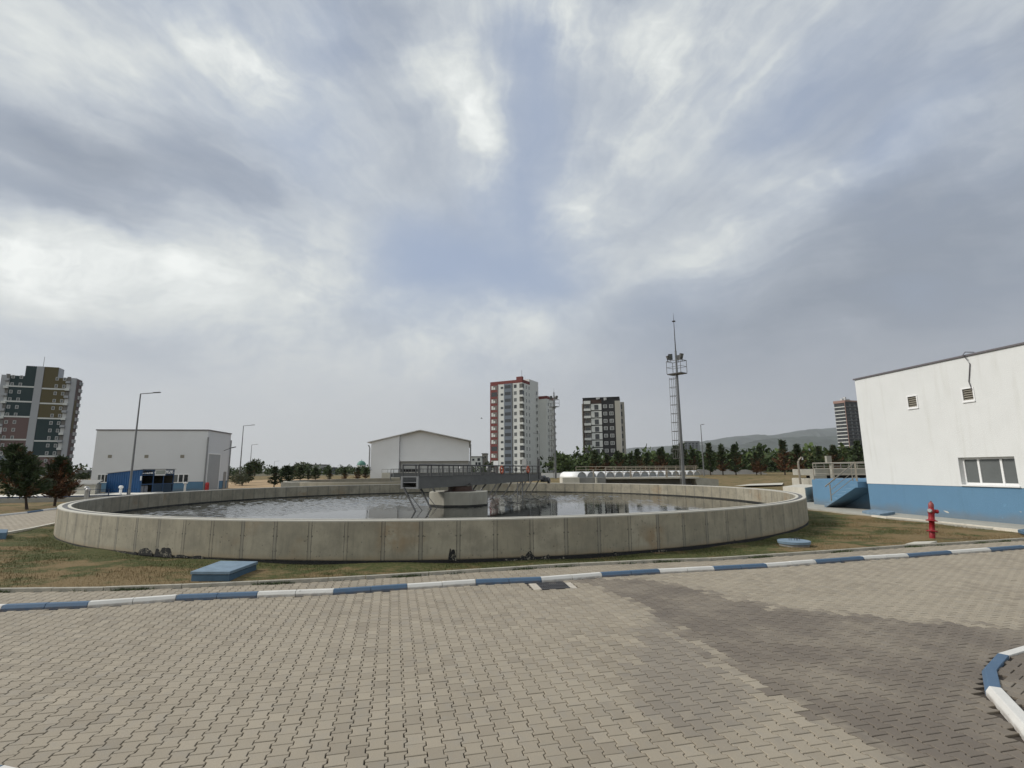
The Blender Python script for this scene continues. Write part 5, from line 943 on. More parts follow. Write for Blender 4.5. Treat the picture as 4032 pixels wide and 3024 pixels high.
for k in range(13):
    z = zw - PIT * k - .85
    if z < Z0 + .3: break
    glazed = k in (1, 9); F = lambda a, b, z0, z1, m, n, d0=.001, d1=.05, f=F1: slab(f, n, m, tw, [(a, b, z0, z1)], d0, d1)
    bo = F(FL * .04, FL * .225, z - .1, z + 1.75, WIN if glazed else TBAL, 'balcony', .251, .27)
    if not glazed:
        mb = MB(); F1.box(mb, FL * .045, FL * .10, z + .05, z + 1.6, .271, .29); F1.box(mb, FL * .11, FL * .16, z + .05, z + 1.0, .271, .29); mb.build('curtain', TWHITE, bo)
    F(FL * .33, FL * .41, z + .15, z + 1.05, WIN, 'window'); F(FL * .465, FL * .645, z + .15, z + 1.5, WIN, 'window', .151, .19); F(FL * .745, FL * .825, z + .1, z + 1.55, GLASS2 if k % 3 else WIN, 'window')
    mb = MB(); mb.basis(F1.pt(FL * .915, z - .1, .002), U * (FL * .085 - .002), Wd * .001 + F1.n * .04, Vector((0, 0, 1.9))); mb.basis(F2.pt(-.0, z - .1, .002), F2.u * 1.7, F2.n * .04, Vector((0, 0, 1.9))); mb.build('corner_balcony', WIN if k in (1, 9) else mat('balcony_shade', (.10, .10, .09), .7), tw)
    mb = MB(); mb.basis(F1.pt(FL * .915, z - 1.0, .001), U * (FL * .085 + .5), F1.n * .5, Vector((0, 0, .85))); mb.build('balcony_parapet', TWHITE, tw)
    for a in (3.6, 6.3): F(a, a + .7, z - .1, z + 1.35, GLASS2, 'narrow_window', f=F2)
    F(14.4, 15.25, z - 1.2, z + .2, GLASS2, 'narrow_window', f=F2)
    if k > 1:
        G1 = Face(tuple((b0).xy), tuple((b0 + Wd * 8).xy))
        for a in (1.2, 4.2): F(a, a + .75, z - .2, z + 1.2, GLASS2, 'narrow_window', f=G1)
        mb = MB(); mb.basis(G1.pt(6.4, z - .9, .002), G1.u * 1.9, G1.n * .9, Vector((0, 0, .9))); mb.build('balcony_parapet', TWHITE, tw)
mb = MB(); mb.tube([F1.pt(FL * .97, ZT + 1.3, -.6), F1.pt(FL * .97, ZT + 4.2, -.6)], .06, 5); mb.build('aerial', DARKST, tw)
# black and white tower
pl, pr2 = at(2294, 1569, 219.5), at(2438, 1563.6, 216.0); F3 = Face((pl.x, pl.y), (pr2.x, pr2.y)); L3 = F3.len; Z3 = pl.z; bk = -F3.n
tb = thing('apartment_tower', 'black and white apartment block right of the red and white tower', 'tower', (pl.x, pl.y, .6))
g = lambda zx: (zx - 150) / 1595 * L3; zz = lambda zy: Z3 - (zy - 200) * .0904 * 218 / 2010 * 1.04
mb = MB(); mb.basis(F3.pt(0, .6, 0), F3.u * L3, bk * 12, Vector((0, 0, Z3 - .6))); mb.build('wall', TBLK, tb)
mb = MB(); F3.box(mb, g(1545), g(1775), .6, zz(355), .002, .5); mb.basis(F3.pt(g(1776), .6, -2.5), F3.u * (L3 * .10), bk * 9, Vector((0, 0, zz(380) - .6))); mb.basis(F3.pt(-.75, .6, -3), F3.u * .74, bk * 9, Vector((0, 0, zz(400) - .6))); mb.build('white_pillar', mat('tower_cream', (.42, .40, .35), .85), tb)
mb = MB(); F3.box(mb, -.1, L3 + .1, zz(205) , zz(205) + .25, -12, .3); mb.build('roof_edge', TBLK, tb)
slab(F3, 'brown_column', TBRN, tb, [(g(150), g(190), .6, zz(240)), (g(500), g(970), zz(440), zz(270))], .002, .3)
for k in range(11):
    z = zz(450 + 308 * k)
    if z < 3.3: break
    q = slab(F3, 'white_panel', TWHITE, tb, [(g(505), g(965), z - 2.75, z - .05)], .002, .25); slab(F3, 'balcony_door', WIN, q, [(g(655), g(830), z - 2.55, z - .45)], .251, .29)
    slab(F3, 'balcony_parapet', TWHITE, tb, [(g(195), g(490), z - 3.0, z - 2.0)], .002, .7); slab(F3, 'balcony', TBAL, tb, [(g(195), g(490), z - 1.99, z - .1)], .002, .03); slab(F3, 'balcony_window', WIN, tb, [(g(265), g(430), z - 1.95, z - .75)], .031, .06)
    for a, b in ((1040, 1200), (1300, 1470)):
        q = slab(F3, 'window', WFR, tb, [(g(a), g(b), z - 1.95, z - .45)], .002, .1); slab(F3, 'pane', GLASS2, q, [(g(a + 22), g((a + b) / 2 - 6), z - 1.8, z - .6), (g((a + b) / 2 + 6), g(b - 22), z - 1.8, z - .6)], .101, .12)
    mb = MB(); mb.basis(F3.pt(g(1795), z - 2.3, -2.49), F3.u * (g(1850) - g(1795)), F3.n * .04, Vector((0, 0, 2.0))); mb.build('side_opening', WIN, tb)
slab(F3, 'balcony_parapet', TWHITE, tb, [(g(195), g(485), zz(455), zz(320))], .002, .7)
for a, b, y0, y1 in ((745, 900, 270, 195), (1075, 1190, 320, 200)): slab(F3, 'roof_unit', WFR, tb, [(g(a), g((a + b) / 2), zz(y0), zz(y1)), (g((a + b) / 2 + 15), g(b), zz(y0 - 10), zz(y1))], .3, .6)
# many-coloured tower at the left edge
pl, pr2 = at(8, 1470, 193.0), at(303, 1484, 202.0); F4 = Face((pl.x, pl.y), (pr2.x, pr2.y)); L4 = F4.len; Z4 = pl.z - .5
tl_ = thing('apartment_tower', 'tall apartment tower in teal, olive and pink panels at the left edge', 'tower', (pl.x, pl.y, .6)); h = lambda zx: (zx - 35) / 1360 * L4
yz = lambda zy, zx: F4.sz(zx * .217, 1400 + zy * .217)[1]
TEAL, OLV, PINK, PALE = mat('teal_render', (.010, .031, .034), .8), mat('olive_render', (.092, .072, .024), .8), mat('pink_render', (.135, .083, .078), .8), mat('pale_render', (.36, .37, .39), .8, .04, .1)
b4 = -F4.n; mb = MB(); mb.basis(F4.pt(0, .6, -.5), F4.u * L4, b4 * 5.6, Vector((0, 0, Z4 - .6))); mb.basis(F4.pt(h(440), Z4 + .001, -.4), F4.u * (h(1035) - h(440)), b4 * 5, Vector((0, 0, 4.0))); mb.build('wall', PALE, tl_)
slab(F4, 'pilaster', PALE, tl_, [(h(640), h(775), .6, Z4 + 4.0), (h(1300), h(1395), .6, Z4)], -.5, .25); slab(F4, 'pilaster', PALE, tl_, [(h(35), h(130), .6, Z4)], -.5, .1)
FLR = 2.93; top = Z4 - .6; segs_l = [(0, 1.35, TEAL), (1.35, 3.35, TEAL), (3.35, 5.35, TEAL), (5.35, 8.35, PINK), (8.35, 10.35, PINK), (10.35, 15, TGREY)]; segs_r = [(0, 1.35, OLV), (1.35, 3.35, OLV), (3.35, 5.35, OLV), (5.35, 8.35, TEAL), (8.35, 10.35, TEAL), (10.35, 12.35, PINK), (12.35, 15, TGREY)]
for sg_, xa, xb, xi, dz in ((segs_l, 135, 638, 440, 0), (segs_r, 777, 1298, 1000, -.4)):
    for a, b, m in sg_:
        z1 = (top + dz - a * FLR) if a else Z4 - .2; z0 = max(.8, top + dz - b * FLR)
        if z1 < 1.5: continue
        rs = [(h(xa), h(xb), z0 + .55, z1)]
        if a == 0: rs.append((h(xi) if xa < 700 else h(xa), h(xb) if xa < 700 else h(1030), z1 + .001, Z4 + 4.0))
        slab(F4, 'colour_panel', m, tl_, rs, -.399 if a == 0 else -.45, .02); slab(F4, 'white_band', TWHITE, tl_, [(h(xa), h(xb), z0, z0 + .549)], -.45, .12)
for k in range(14):
    z = top - 1.35 - FLR * (k - .3) 
    if z < 3: break
    for x in (240, 385, 1035, 1175):
        q = slab(F4, 'window', WFR, tl_, [(h(x - 28), h(x + 28), z - .15, z + 1.15)], .021, .12); slab(F4, 'pane', GLASS2, q, [(h(x - 20), h(x + 20), z - .02, z + 1.02)], .121, .14)
    for x in (150, 1255): slab(F4, 'balcony', WFR if k % 2 else TBAL, tl_, [(h(x - 35), h(x + 38), z - .3, z + 1.5)], .021, .05); slab(F4, 'balcony_parapet', TWHITE if k % 2 else PALE, tl_, [(h(x - 40), h(x + 42), z - 1.2, z - .31)], .021, .9)
F5 = Face(tuple(F4.pt(L4, 0, -.5).xy), tuple((F4.pt(L4, 0, -.5) - F4.n * 5.6).xy))
mb = MB(); F5.box(mb, .02, F5.len - .02, .6, Z4 - .3, -3, .06); mb.build('side_wall', mat('mauve_render', (.10, .065, .062), .8), tl_); slab(F5, 'colour_panel', OLV, tl_, [(.3, 2.2, 18, 31)], .061, .1); slab(F5, 'colour_panel', TEAL, tl_, [(.3, 2.2, 3, 9)], .061, .1)
for k in range(13):
    z = top - 1.5 - FLR * k
    if z < 2: break
    slab(F5, 'side_bay', WFR if k % 3 else PALE, tl_, [(2.5, 3.6, z - .2, z + 1.2)], .061, .4); slab(F5, 'side_bay', GLASS2, tl_, [(4.0, 5.4, z - .2, z + 1.2)], .061, .5)
mb = MB(); mb.tube([F4.pt(h(680), Z4 + 4.0, -3), F4.pt(h(680), Z4 + 8.5, -3)], .07, 5); mb.build('aerial', DARKST, tl_)
# dark banded tower behind the right-hand building
pa, pb = at(3283, 1587, 445.0), at(3326, 1577, 437.0); Fa = Face((pa.x, pa.y), (pb.x, pb.y)); Fb = Face((pb.x, pb.y), (pb.x + 22, pb.y + 7.5))
td = thing('apartment_tower', 'dark banded high rise with a pinkish crown rising behind the white building at right', 'tower', (pb.x, pb.y, .6)); ZD = pb.z
mb = MB(); mb.basis(Fa.pt(0, .6), Fa.u * Fa.len, -Fa.n * 22, Vector((0, 0, ZD - .6))); mb.basis(Fb.pt(.01, .6, .0), Fb.u * Fb.len, -Fb.n * 8, Vector((0, 0, ZD - .6))); mb.build('wall', mat('charcoal_render', (.035, .035, .04), .6), td)
CROWN = mat('pink_crown', (.30, .19, .16), .8); slab(Fa, 'crown', CROWN, td, [(-.2, Fa.len + .2, ZD - 1.9, ZD + .3)], .001, .6); slab(Fb, 'crown', CROWN, td, [(0, Fb.len, ZD - .9, ZD + .3)], .001, .6); slab(Fa, 'corner_rib', CROWN, td, [(Fa.len - .35, Fa.len, .6, ZD - 2.0)], .001, .5)
for k in range(15):
    z = ZD - 5.2 - 3.02 * k; slab(Fa, 'white_band', TWHITE, td, [(0, Fa.len - .5, z - .45, z + .25)], .001, .5); slab(Fb, 'white_band', mat('band_grey', (.17, .17, .17), .8), td, [(.3, Fb.len, z - .2, z + .12)], .001, .5)
    slab(Fa, 'window', WIN, td, [(1.2, 2.6, z + .4, z + 2.2), (4.0, 6.4, z + .4, z + 2.2), (7.4, 8.2, z + .4, z + 2.2)], .001, .2); slab(Fb, 'window', GLASS2, td, [(4.5, 6, z + .4, z + 1.9), (10, 11.5, z + .4, z + 1.9)], .001, .2)
mb = MB(); 
for i, (x, w, hh) in enumerate(((1, 2, 2.2), (4.5, 1.4, 3.6), (7, 3, 2.0))): Fb.box(mb, x, x + w, ZD + .31, ZD + hh, -5, -3)
mb.build('roof_unit', WFR, td)
# distant block and houses
def house(px0, px1, ytop, Y, dep, m, label, name='house', wins=(), flat=True, cat='house', wm=WIN):
    a, b = at(px0, ytop, Y), at(px1, ytop, Y); t = thing(name, label, cat, ((a.x + b.x) / 2, Y, .6)); f = Face((a.x, Y), (b.x, Y)); z = (a.z + b.z) / 2
    mb = MB(); f.box(mb, 0, f.len, .5, z, -dep, 0); mb.build('wall', m, t); mb = MB(); f.box(mb, -.2, f.len + .2, z + .001, z + .35, -dep - .2, .2); mb.build('roof', CONCG, t)
    for (x0, y0, x1, y1) in wins: r = rect(f, x0, y0, x1, y1); slab(f, 'window', wm, t, [r], .001, .08)
    return t
house(2694, 2754, 1738, 620, 14, mat('far_block_grey', (.20, .21, .22), .8), 'distant grey apartment block between the tall mast and the hills', 'apartment_block', [(2697 + 14 * i, 1744 + 7 * j, 2705 + 14 * i, 1748 + 7 * j) for i in range(4) for j in range(6)], cat='building')
house(1854, 1896, 1800, 190, 10, TWHITE, 'white flat roofed house between the gabled hall and the red and white tower', wins=[(1859, 1806, 1868, 1814), (1880, 1804, 1890, 1815), (1872, 1820, 1880, 1832), (1883, 1820, 1893, 1834)])
house(1898, 1917, 1788, 196, 8, mat('stone_grey', (.24, .22, .19), .9, .2, .4), 'narrow stone coloured house just left of the red and white tower', wins=[(1900, 1800, 1904, 1806), (1908, 1796, 1913, 1803)])
house(1213, 1263, 1832, 205, 10, mat('house_cream', (.45, .45, .43), .85), 'pale two storey house behind the conifers left of the centre hall', wins=[(1216, 1838, 1224, 1846), (1238, 1836, 1250, 1845), (1230, 1852, 1240, 1860)])
house(1265, 1293, 1843, 200, 10, mat('house_grey', (.12, .13, .14), .85), 'dark grey box house right beside the pale two storey house', wins=[(1268, 1850, 1272, 1876)], wm=TWHITE)
house(300, 345, 1856, 150, 8, mat('house_dim', (.22, .22, .22), .85), 'grey house glimpsed between the left conifer and the white hall', wins=[(306, 1862, 316, 1869), (325, 1862, 335, 1869)])
house(3192, 3232, 1786, 420, 10, TWHITE, 'small white house in the woods right of the far conifers', wins=[(3200, 1792, 3208, 1798)])
a = at(1421, 1831, 262); mq = thing('domed_mosque', 'small pale mosque with a green dome left of the gabled hall', 'mosque', (a.x, a.y, .6)); r_ = 17 / 2010 * 262
mb = MB(); mb.box(a.x - 3.1, a.x + 4.6, 260, 268, .5, a.z - 1.1); mb.build('wall', mat('mosque_stone', (.42, .42, .40), .85), mq); mb = MB(); mb.lathe([(r_ * 1.05, a.z - 1.1), (r_ * 1.05, a.z), (r_ * .98, a.z)], (a.x, 263, 0), 12); mb.build('drum', mat('mosque_drum', (.45, .45, .43), .85), mq)
mb = MB(); mb.lathe([(r_ * math.cos(t), a.z + r_ * .98 * math.sin(t)) for t in np.linspace(0, 1.5, 8)] + [(.12, a.z + r_ + .1), (0, a.z + r_ + 1.0)], (a.x, 263, 0), 20); mb.build('dome', mat('dome_green', (.075, .20, .16), .6), mq, smooth=True)
# a bird
b_ = at(1896, 1648, 90); mb = MB(); V3 = lambda x, z, y=0: b_ + Vector((x, y, z)); mb.tube([V3(-.17, .0), V3(-.05, .02), V3(.08, .02), V3(.18, -.02)], [.015, .06, .06, .01], 8)
mb.add([V3(-.06, .03), V3(.06, .03), V3(.02, .16, -.25), V3(-.03, .14, -.45), V3(-.06, .045, .01), V3(.06, .045, .01), V3(.02, .175, -.25), V3(-.03, .15, -.45)], [(0, 1, 2, 3), (7, 6, 5, 4), (0, 4, 5, 1), (1, 5, 6, 2), (2, 6, 7, 3), (3, 7, 4, 0)]); mb.add([V3(-.06, .03), V3(.06, .03), V3(.02, .14, .25), V3(-.03, .10, .45), V3(-.06, .045), V3(.06, .045), V3(.02, .155, .25), V3(-.03, .11, .45)], [(3, 2, 1, 0), (4, 5, 6, 7), (1, 5, 4, 0), (2, 6, 5, 1), (3, 7, 6, 2), (0, 4, 7, 3)]); tag(mb.build('bird', BLACK), 'small dark bird flying alone in the sky left of the red and white tower', 'bird')

# ------------------------------------------------------------------ trees
def foliage(name, c0, c1, dead=(.125, .062, .03)):
    g = NG(name); p = g.pos(); t = g.attr('tone').outputs['Fac']; d = g.attr('dead').outputs['Fac']; n = g.noise(p, 1.6, 4)
    c = g.mix(g.math('ADD', g.math('MULTIPLY', t, .7), g.math('MULTIPLY', n, .3)), c0, c1); c = g.mix(d, c, g.mix(t, tuple(q * .6 for q in dead), tuple(min(1, q * 1.5) for q in dead)))
    g.L.new(c, g.b.inputs['Base Color']); g.b.inputs['Roughness'].default_value = .7; g.b.inputs['Specular IOR Level'].default_value = .25; return g.m
FCON, FBR, FOLV = foliage('conifer_needles', (.020, .034, .014), (.066, .094, .036)), foliage('broad_leaves', (.018, .032, .009), (.075, .11, .028)), foliage('olive_leaves', (.05, .065, .035), (.13, .15, .095))
BARK = mat('bark', (.06, .045, .035), .95, .3, 6)
def quads_np(c, d, up, ln, wd):
    """thin leaf quads: centre c, long axis d, side axis from up x d"""
    s = np.cross(d, up); s /= np.linalg.norm(s, axis=1)[:, None] + 1e-9
    V = np.zeros((len(c), 4, 3)); V[:, 0] = c - s * wd[:, None] * .5; V[:, 1] = c + s * wd[:, None] * .5; V[:, 2] = c + d * ln[:, None] + s * wd[:, None] * .25; V[:, 3] = c + d * ln[:, None] - s * wd[:, None] * .25; return V
def conifer_mesh(seed, h, rmax, nb, ncl, nq, deadness, droop=.0, trunk=.16, ln=.34, top_pow=.85, lean=0.0, wh=9):
    r = np.random.default_rng(seed); C, D, T, Q = [], [], [], []
    for i in range(nb):
        w_ = wh; t = trunk + (1 - trunk) * ((np.floor(i / nb * w_) + .5 + r.normal(0, .17)) / w_) ** .95; L = rmax * (1 - t + .03) ** top_pow * r.uniform(.5, 1.2); 
        if t < trunk + .1: L *= .75
        az = i * 2.399 + r.normal(0, .35); el = r.normal(.12 + .45 * t, .14) - droop; k = np.linspace(.12, 1, ncl) + r.normal(0, .03, ncl)
        up = L * (np.sin(el) * k + .22 * k ** 2.2); px = np.cos(az) * np.cos(el) * L * k; py = np.sin(az) * np.cos(el) * L * k; dead_b = deadness * (1.15 - t) + r.normal(0, .22)
        for j in range(nq):
            C.append(np.stack([px, py, t * h + up], 1) + r.normal(0, .05 * rmax ** .5, (ncl, 3))); a2 = az + r.normal(0, .75, ncl); e2 = r.normal(.45, .4, ncl)
            D.append(np.stack([np.cos(a2) * np.cos(e2), np.sin(a2) * np.cos(e2), np.sin(e2)], 1)); T.append(np.clip(r.normal(.42, .2) + r.normal(0, .16, ncl), 0, 1)); Q.append(np.clip((dead_b - .42) * 3 + r.normal(0, .25, ncl) - .3 * (k > .85), 0, 1))
    C, D, T, Q = map(np.concatenate, (C, D, T, Q)); n = len(C); C[:, 0] += lean * C[:, 2]; V = quads_np(C, D, r.normal(0, 1, (n, 3)), ln * r.uniform(.6, 1.3, n), ln * .36 * r.uniform(.6, 1.3, n))
    o = npmesh('crown', V.reshape(-1, 3), [np.arange(n * 4).reshape(-1, 4)], FCON, {'tone': np.repeat(T, 4), 'dead': np.repeat(Q, 4)}); me = o.data; bpy.data.objects.remove(o); return me
def blob_mesh(seed, n, rx, rz, ln, m, lobes=7, dead=0.0, name='crown'):
    r = np.random.default_rng(seed); lc = r.normal(0, .45, (lobes, 3)); lc[:, 2] = np.abs(lc[:, 2]) * .9; lr = r.uniform(.38, .62, lobes); lt = r.normal(.45, .16, lobes); k = r.integers(0, lobes, n)
    u = r.normal(0, 1, (n, 3)); u /= np.linalg.norm(u, axis=1)[:, None]; P = lc[k] + u * (lr[k] * r.uniform(.55, 1.05, n))[:, None]; P = P * [rx, rx, rz] + [0, 0, rz * .75]; d = u * .7 + r.normal(0, .5, (n, 3)); d /= np.linalg.norm(d, axis=1)[:, None]
    V = quads_np(P, d, r.normal(0, 1, (n, 3)), ln * r.uniform(.6, 1.4, n), ln * .6 * r.uniform(.6, 1.4, n)); T = np.clip(lt[k] + r.normal(0, .16, n), 0, 1)
    o = npmesh(name, V.reshape(-1, 3), [np.arange(n * 4).reshape(-1, 4)], m, {'tone': np.repeat(T, 4), 'dead': np.repeat(np.clip(r.normal(dead, .2, n), 0, 1), 4)}); me = o.data; bpy.data.objects.remove(o); return me
def trunk_mesh(h, r, limbs=0, lean=.0):
    mb = MB(); mb.tube([(0, 0, -.1), (lean * .3, 0, h * .3), (lean, .02, h * .65), (lean * 1.1, 0, h)], [r, r * .85, r * .6, r * .15], 9)
    for i in range(limbs): a = i * 2.4; z = h * (.3 + .5 * i / max(1, limbs)); mb.tube([(lean * .5, 0, z), (lean * .5 + math.cos(a) * h * .16, math.sin(a) * h * .16, z + h * .14)], [r * .4, r * .1], 6)
    o = mb.build('trunk', BARK); me = o.data; bpy.data.objects.remove(o); return me
def plant(name, crown, trunk, loc, rz, sc, label, cat, group=None):
    t = thing(name, label, cat, loc, rz, group); t.scale = sc if isinstance(sc, tuple) else (sc,) * 3
    for n, me in (('trunk', trunk), ('crown', crown)):
        o = bpy.data.objects.new(n, me); COL.objects.link(o); o.parent = t
    return t
p_ = gp(100, 2007, .1); k = (2007 - 1752) / (2007 - 1864)
plant('conifer_tree', conifer_mesh(3, 3.75, 2.15, 100, 16, 4, .40, trunk=.17, ln=.23, wh=11, lean=-.34), trunk_mesh(3.3, .10, 0, -.8), (p_.x + .1, p_.y, .1), 0.0, 1.0, 'larger dark green conifer with a bare leaning trunk at the left edge', 'tree', 'conifers by the pale deck')
p_ = gp(214, 1994, .1)
plant('conifer_tree', conifer_mesh(5, 3.1, 2.0, 92, 16, 4, 1.0, trunk=.16, ln=.21, wh=10), trunk_mesh(2.9, .085, 0, .05), (p_.x, p_.y, .1), 1.7, 1.0, 'smaller brown tinged conifer right of the dark green one at left', 'tree', 'conifers by the pale deck')
CV = [conifer_mesh(20 + i, 6.0, 2.0, 46, 7, 4, dd, trunk=.10, ln=.5, top_pow=tp) for i, (dd, tp) in enumerate(((.25, .85), (.75, .9), (.5, .8), (1.0, .9), (.1, .7)))]; CT = trunk_mesh(5.6, .14)
RT = [(2345, 1772, 1845, 1), (2393, 1790, 1846, 3), (2429, 1778, 1846, 2), (2452, 1783, 1845, 0), (2484, 1785, 1845, 0), (2504, 1771, 1845, 2), (2557, 1782, 1844, 1), (2603, 1768, 1845, 3), (2617, 1760, 1845, 1), (2662, 1756, 1845, 4), (2698, 1745, 1845, 0), (2732, 1772, 1845, 2), (2792, 1748, 1858, 0), (2848, 1750, 1858, 1), (2892, 1753, 1858, 2), (2962, 1783, 1850, 3), (3013, 1757, 1852, 1), (3071, 1736, 1855, 3), (3130, 1751, 1858, 3), (3245, 1758, 1850, 0), (3310, 1752, 1850, 3), (3365, 1738, 1850, 4)]
ADJ = ['slim', 'ragged', 'short', 'pointed']; TON = ['dark green', 'green topped brown', 'mixed green and brown', 'rust brown', 'deep green']
where = ['before the black and white block, leftmost of the row', 'before the black and white block, second of the row', 'at the right side of the black and white block', 'just right of the black and white block', 'standing alone right of the black and white block', 'second right of the black and white block', 'in the gap left of the tall mast', 'twin left of the tall mast, left one', 'twin left of the tall mast, right one', 'right behind the tall mast ladder', 'right behind the tall mast pole', 'between the tall mast and the slim street lamp', 'right of the slim street lamp before the boundary wall', 'in the middle of the boundary wall', 'at the right part of the boundary wall', 'small one at the low end of the boundary wall', 'left of the broad brown conifer on the far lawn', 'broad one in the middle of the far lawn', 'left of the bent lamp pole on the far lawn', 'left behind the blue stair', 'behind the blue stair rail', 'against the white building corner']
for i, (x, yt, yb, v) in enumerate(RT):
    Y = 108 if yb < 1850 else 104; b = at(x, yb, Y); z0 = hz(0, Y) - .1; tz = at(x, yt, Y).z; s_ = (tz - z0) / 6.15; 
    plant('conifer_tree', CV[v], CT, (b.x, Y + random.uniform(-2, 2), z0), random.uniform(0, 6), (s_ * random.uniform(.85, 1.05),) * 2 + (s_,), f'{TON[v]} conifer {where[i]}', 'tree', 'conifers along the far lawn')
LT = [(893, 1838, 1878, 90, 4, 'rounded green conifer just right of the white hall'), (978, 1832, 1895, 82, 0, 'dark conifer behind the grey green olive bush'), (1079, 1838, 1912, 66, 0, 'left of the two trunked conifers on the bare soil'), (1125, 1834, 1912, 66, 4, 'right of the two trunked conifers on the bare soil'), (1150, 1836, 1880, 100, 2, 'thin conifer left of the broad green conifer at the second tank'), (1182, 1838, 1886, 90, 4, 'broad green conifer behind the left end of the second tank'), (1213, 1852, 1886, 92, 0, 'low green conifer before the pale two storey house'), (1242, 1843, 1884, 92, 4, 'green conifer before the dark grey box house'), (1297, 1849, 1884, 92, 2, 'small green conifer right of the dark grey box house'), (1357, 1850, 1882, 92, 3, 'left of the two rust red conifers beside the gabled hall'), (1407, 1841, 1882, 92, 3, 'right of the two rust red conifers beside the gabled hall'), (1440, 1840, 1882, 94, 1, 'green conifer touching the left wall of the gabled hall')]
for i, (x, yt, yb, Y, v, lab) in enumerate(LT):
    b = at(x, yb, Y); z0 = hz(0, Y) - .05 if Y > 70 else .3; tz = at(x, yt, Y).z; s_ = (tz - z0) / 6.15; wd = 1.25 * s_ * (1.3 if v == 4 else 1)
    plant('conifer_tree', CV[v], CT, (b.x, Y, z0), random.uniform(0, 6), (wd, wd, s_), lab, 'tree', 'conifers behind the tanks')
RB = foliage('rust_leaves', (.05, .018, .012), (.13, .042, .025))
BL = [blob_mesh(40 + i, 900, 1, 1, .22, FBR, 8) for i in range(3)]; BT = trunk_mesh(1.2, .08, 4)
b = at(955, 1890, 74); plant('olive_bush', blob_mesh(50, 2600, 1, 1, .10, FOLV, 9), BT, (b.x, 74, .15), 0, (1.25, 1.25, 1.2), 'round grey green olive bush at the foot of the second street lamp', 'bush')
for x, yt, Y, w, v, lab in ((1007, 1812, 150, 5.0, 0, 'tall dark pine with a bare spike over the left conifers'), (1180, 1824, 190, 7.5, 1, 'broad dark tree crown left of the pale two storey house'), (1362, 1836, 230, 5, 2, 'round dark tree top left of the green dome'), (1310, 1842, 240, 5, 1, 'low dark tree top between the grey box house and the dome'), (1925, 1816, 180, 3.2, 2, 'dark bushy tree before the red and white tower base'), (3180, 1790, 150, 8, 1, 'bright green broad tree behind the blue stair'), (3282, 1762, 140, 4.5, 2, 'light green tree between the conifers behind the stair'), (330, 1862, 90, 2.5, 0, 'dark green shrub between the brown conifer and the white hall')):
    t_ = at(x, yt, Y); z0 = .8; hh = (t_.z - z0); plant('broad_tree', BL[v], BT, (t_.x, Y, z0 + hh * .1), random.uniform(0, 6), (w * .5, w * .5, hh * .52), lab, 'tree', 'broad trees beyond the works')
# far-off wood: one belt of crowns
def wood(n, specs, seed):
    r = np.random.default_rng(seed); Vs, Ts = [], []
    for (x0, x1, y0, y1, hmin, hmax, cnt) in specs:
        for _ in range(cnt):
            Y = y0 + (y1 - y0) * r.random() ** 1.3; d = ray(x0 + (x1 - x0) * r.random(), 1840); X = d.x / d.y * Y; h = r.uniform(hmin, hmax); w = h * r.uniform(.55, .95); m = n; lo = 5
            lc = r.normal(0, .42, (lo, 3)); k = r.integers(0, lo, m); u = r.normal(0, 1, (m, 3)); u /= np.linalg.norm(u, axis=1)[:, None]; P = lc[k] + u * r.uniform(.35, .6, (m, 1)); P = P * [w * .6, w * .6, h * .42] + [X, Y, .7 + h * .5]; P[:, 2] = np.maximum(P[:, 2], .6)
            dd = u + r.normal(0, .5, (m, 3)); dd /= np.linalg.norm(dd, axis=1)[:, None]; ln = h * .16; Vs.append(quads_np(P, dd, r.normal(0, 1, (m, 3)), ln * r.uniform(.6, 1.4, m), ln * .8 * r.uniform(.6, 1.4, m)).reshape(-1, 3)); Ts.append(np.repeat(np.clip(r.normal(.42, .2) + r.normal(0, .15, m), 0, 1), 4))
    V = np.concatenate(Vs); T = np.concatenate(Ts); o = npmesh('wood', V, [np.arange(len(V)).reshape(-1, 4)], FBR, {'tone': T, 'dead': np.zeros(len(T))}); o['kind'] = 'stuff'; return o
wood(70, [(2180, 3500, 150, 420, 5, 8.5, 420), (2180, 4300, 420, 900, 6, 9, 260), (850, 1950, 170, 330, 2.6, 4.2, 170), (-900, 2200, 330, 900, 3, 5.5, 330), (-1500, 400, 140, 300, 3, 5, 70)], 9)
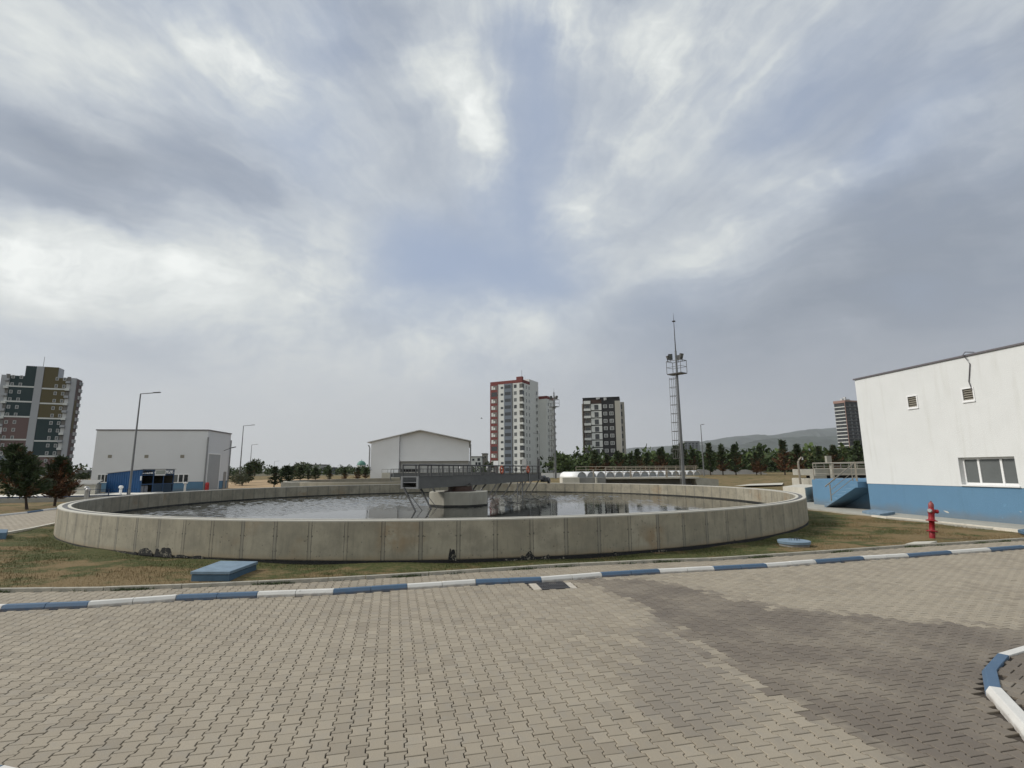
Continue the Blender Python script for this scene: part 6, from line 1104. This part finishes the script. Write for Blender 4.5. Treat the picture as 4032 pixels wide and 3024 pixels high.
# hills
def hills(pts, D, name, m, depth):
    mb = MB(); A = [at(x, y, D) for x, y in pts]; n = len(A); vs = []
    for k, (dy, s_) in enumerate(((-depth, 0.0), (-depth * .45, .55), (-depth * .15, .9), (0, 1.0), (depth, .0))):
        for i, p in enumerate(A): vs.append((p.x, p.y + dy + 60 * math.sin(i * 1.7 + k), p.z * s_ * (1 + (.05 * math.sin(i * 2.3 + k * 1.9) if 0 < k < 3 else 0))))
    mb.add(vs, [(k * n + i, k * n + i + 1, (k + 1) * n + i + 1, (k + 1) * n + i) for k in range(4) for i in range(n - 1)]); return struct(mb.build(name, m, smooth=True))
def dens(pts, k=6, amp=1.6):
    r = random.Random(4); o = []
    for (a, b), (c, d) in zip(pts[:-1], pts[1:]):
        for j in range(k): o.append((a + (c - a) * j / k, b + (d - b) * j / k + r.uniform(-amp, amp)))
    return o + [pts[-1]]
HILL = mat('hill_scrub', (.055, .066, .06), 1, .35, .004)
hills(dens([(2060, 1812), (2200, 1790), (2330, 1786), (2460, 1766), (2640, 1754), (2760, 1739), (2880, 1719), (2980, 1711), (3030, 1715), (3080, 1708), (3145, 1696), (3190, 1691), (3290, 1685), (3500, 1693), (3900, 1720), (4400, 1770)]), 5600, 'hills', HILL, 900)
hills(dens([(2500, 1800), (2680, 1775), (2760, 1752), (2810, 1751), (2860, 1768), (2930, 1748), (2985, 1733), (3040, 1726), (3170, 1719), (3290, 1719), (3500, 1722), (3900, 1750), (4400, 1790)], 6, 1.0), 3100, 'hills', HILL, 600)
# air
mb = MB(); mb.box(-7000, 9000, -60, 6800, -1.2, 560); hz_ = mb.build('haze', MATS['black']); hz_['kind'] = 'stuff'
hm = bpy.data.materials.new('haze_air'); hm.use_nodes = True; n_ = hm.node_tree.nodes; n_.remove(n_['Principled BSDF']); pv = n_.new('ShaderNodeVolumePrincipled'); pv.inputs['Density'].default_value = 0.75e-4; pv.inputs['Color'].default_value = (.92, .96, 1.0, 1); pv.inputs['Anisotropy'].default_value = .2
hm.node_tree.links.new(pv.outputs[0], n_['Material Output'].inputs['Volume']); hz_.data.materials.clear(); hz_.data.materials.append(hm)
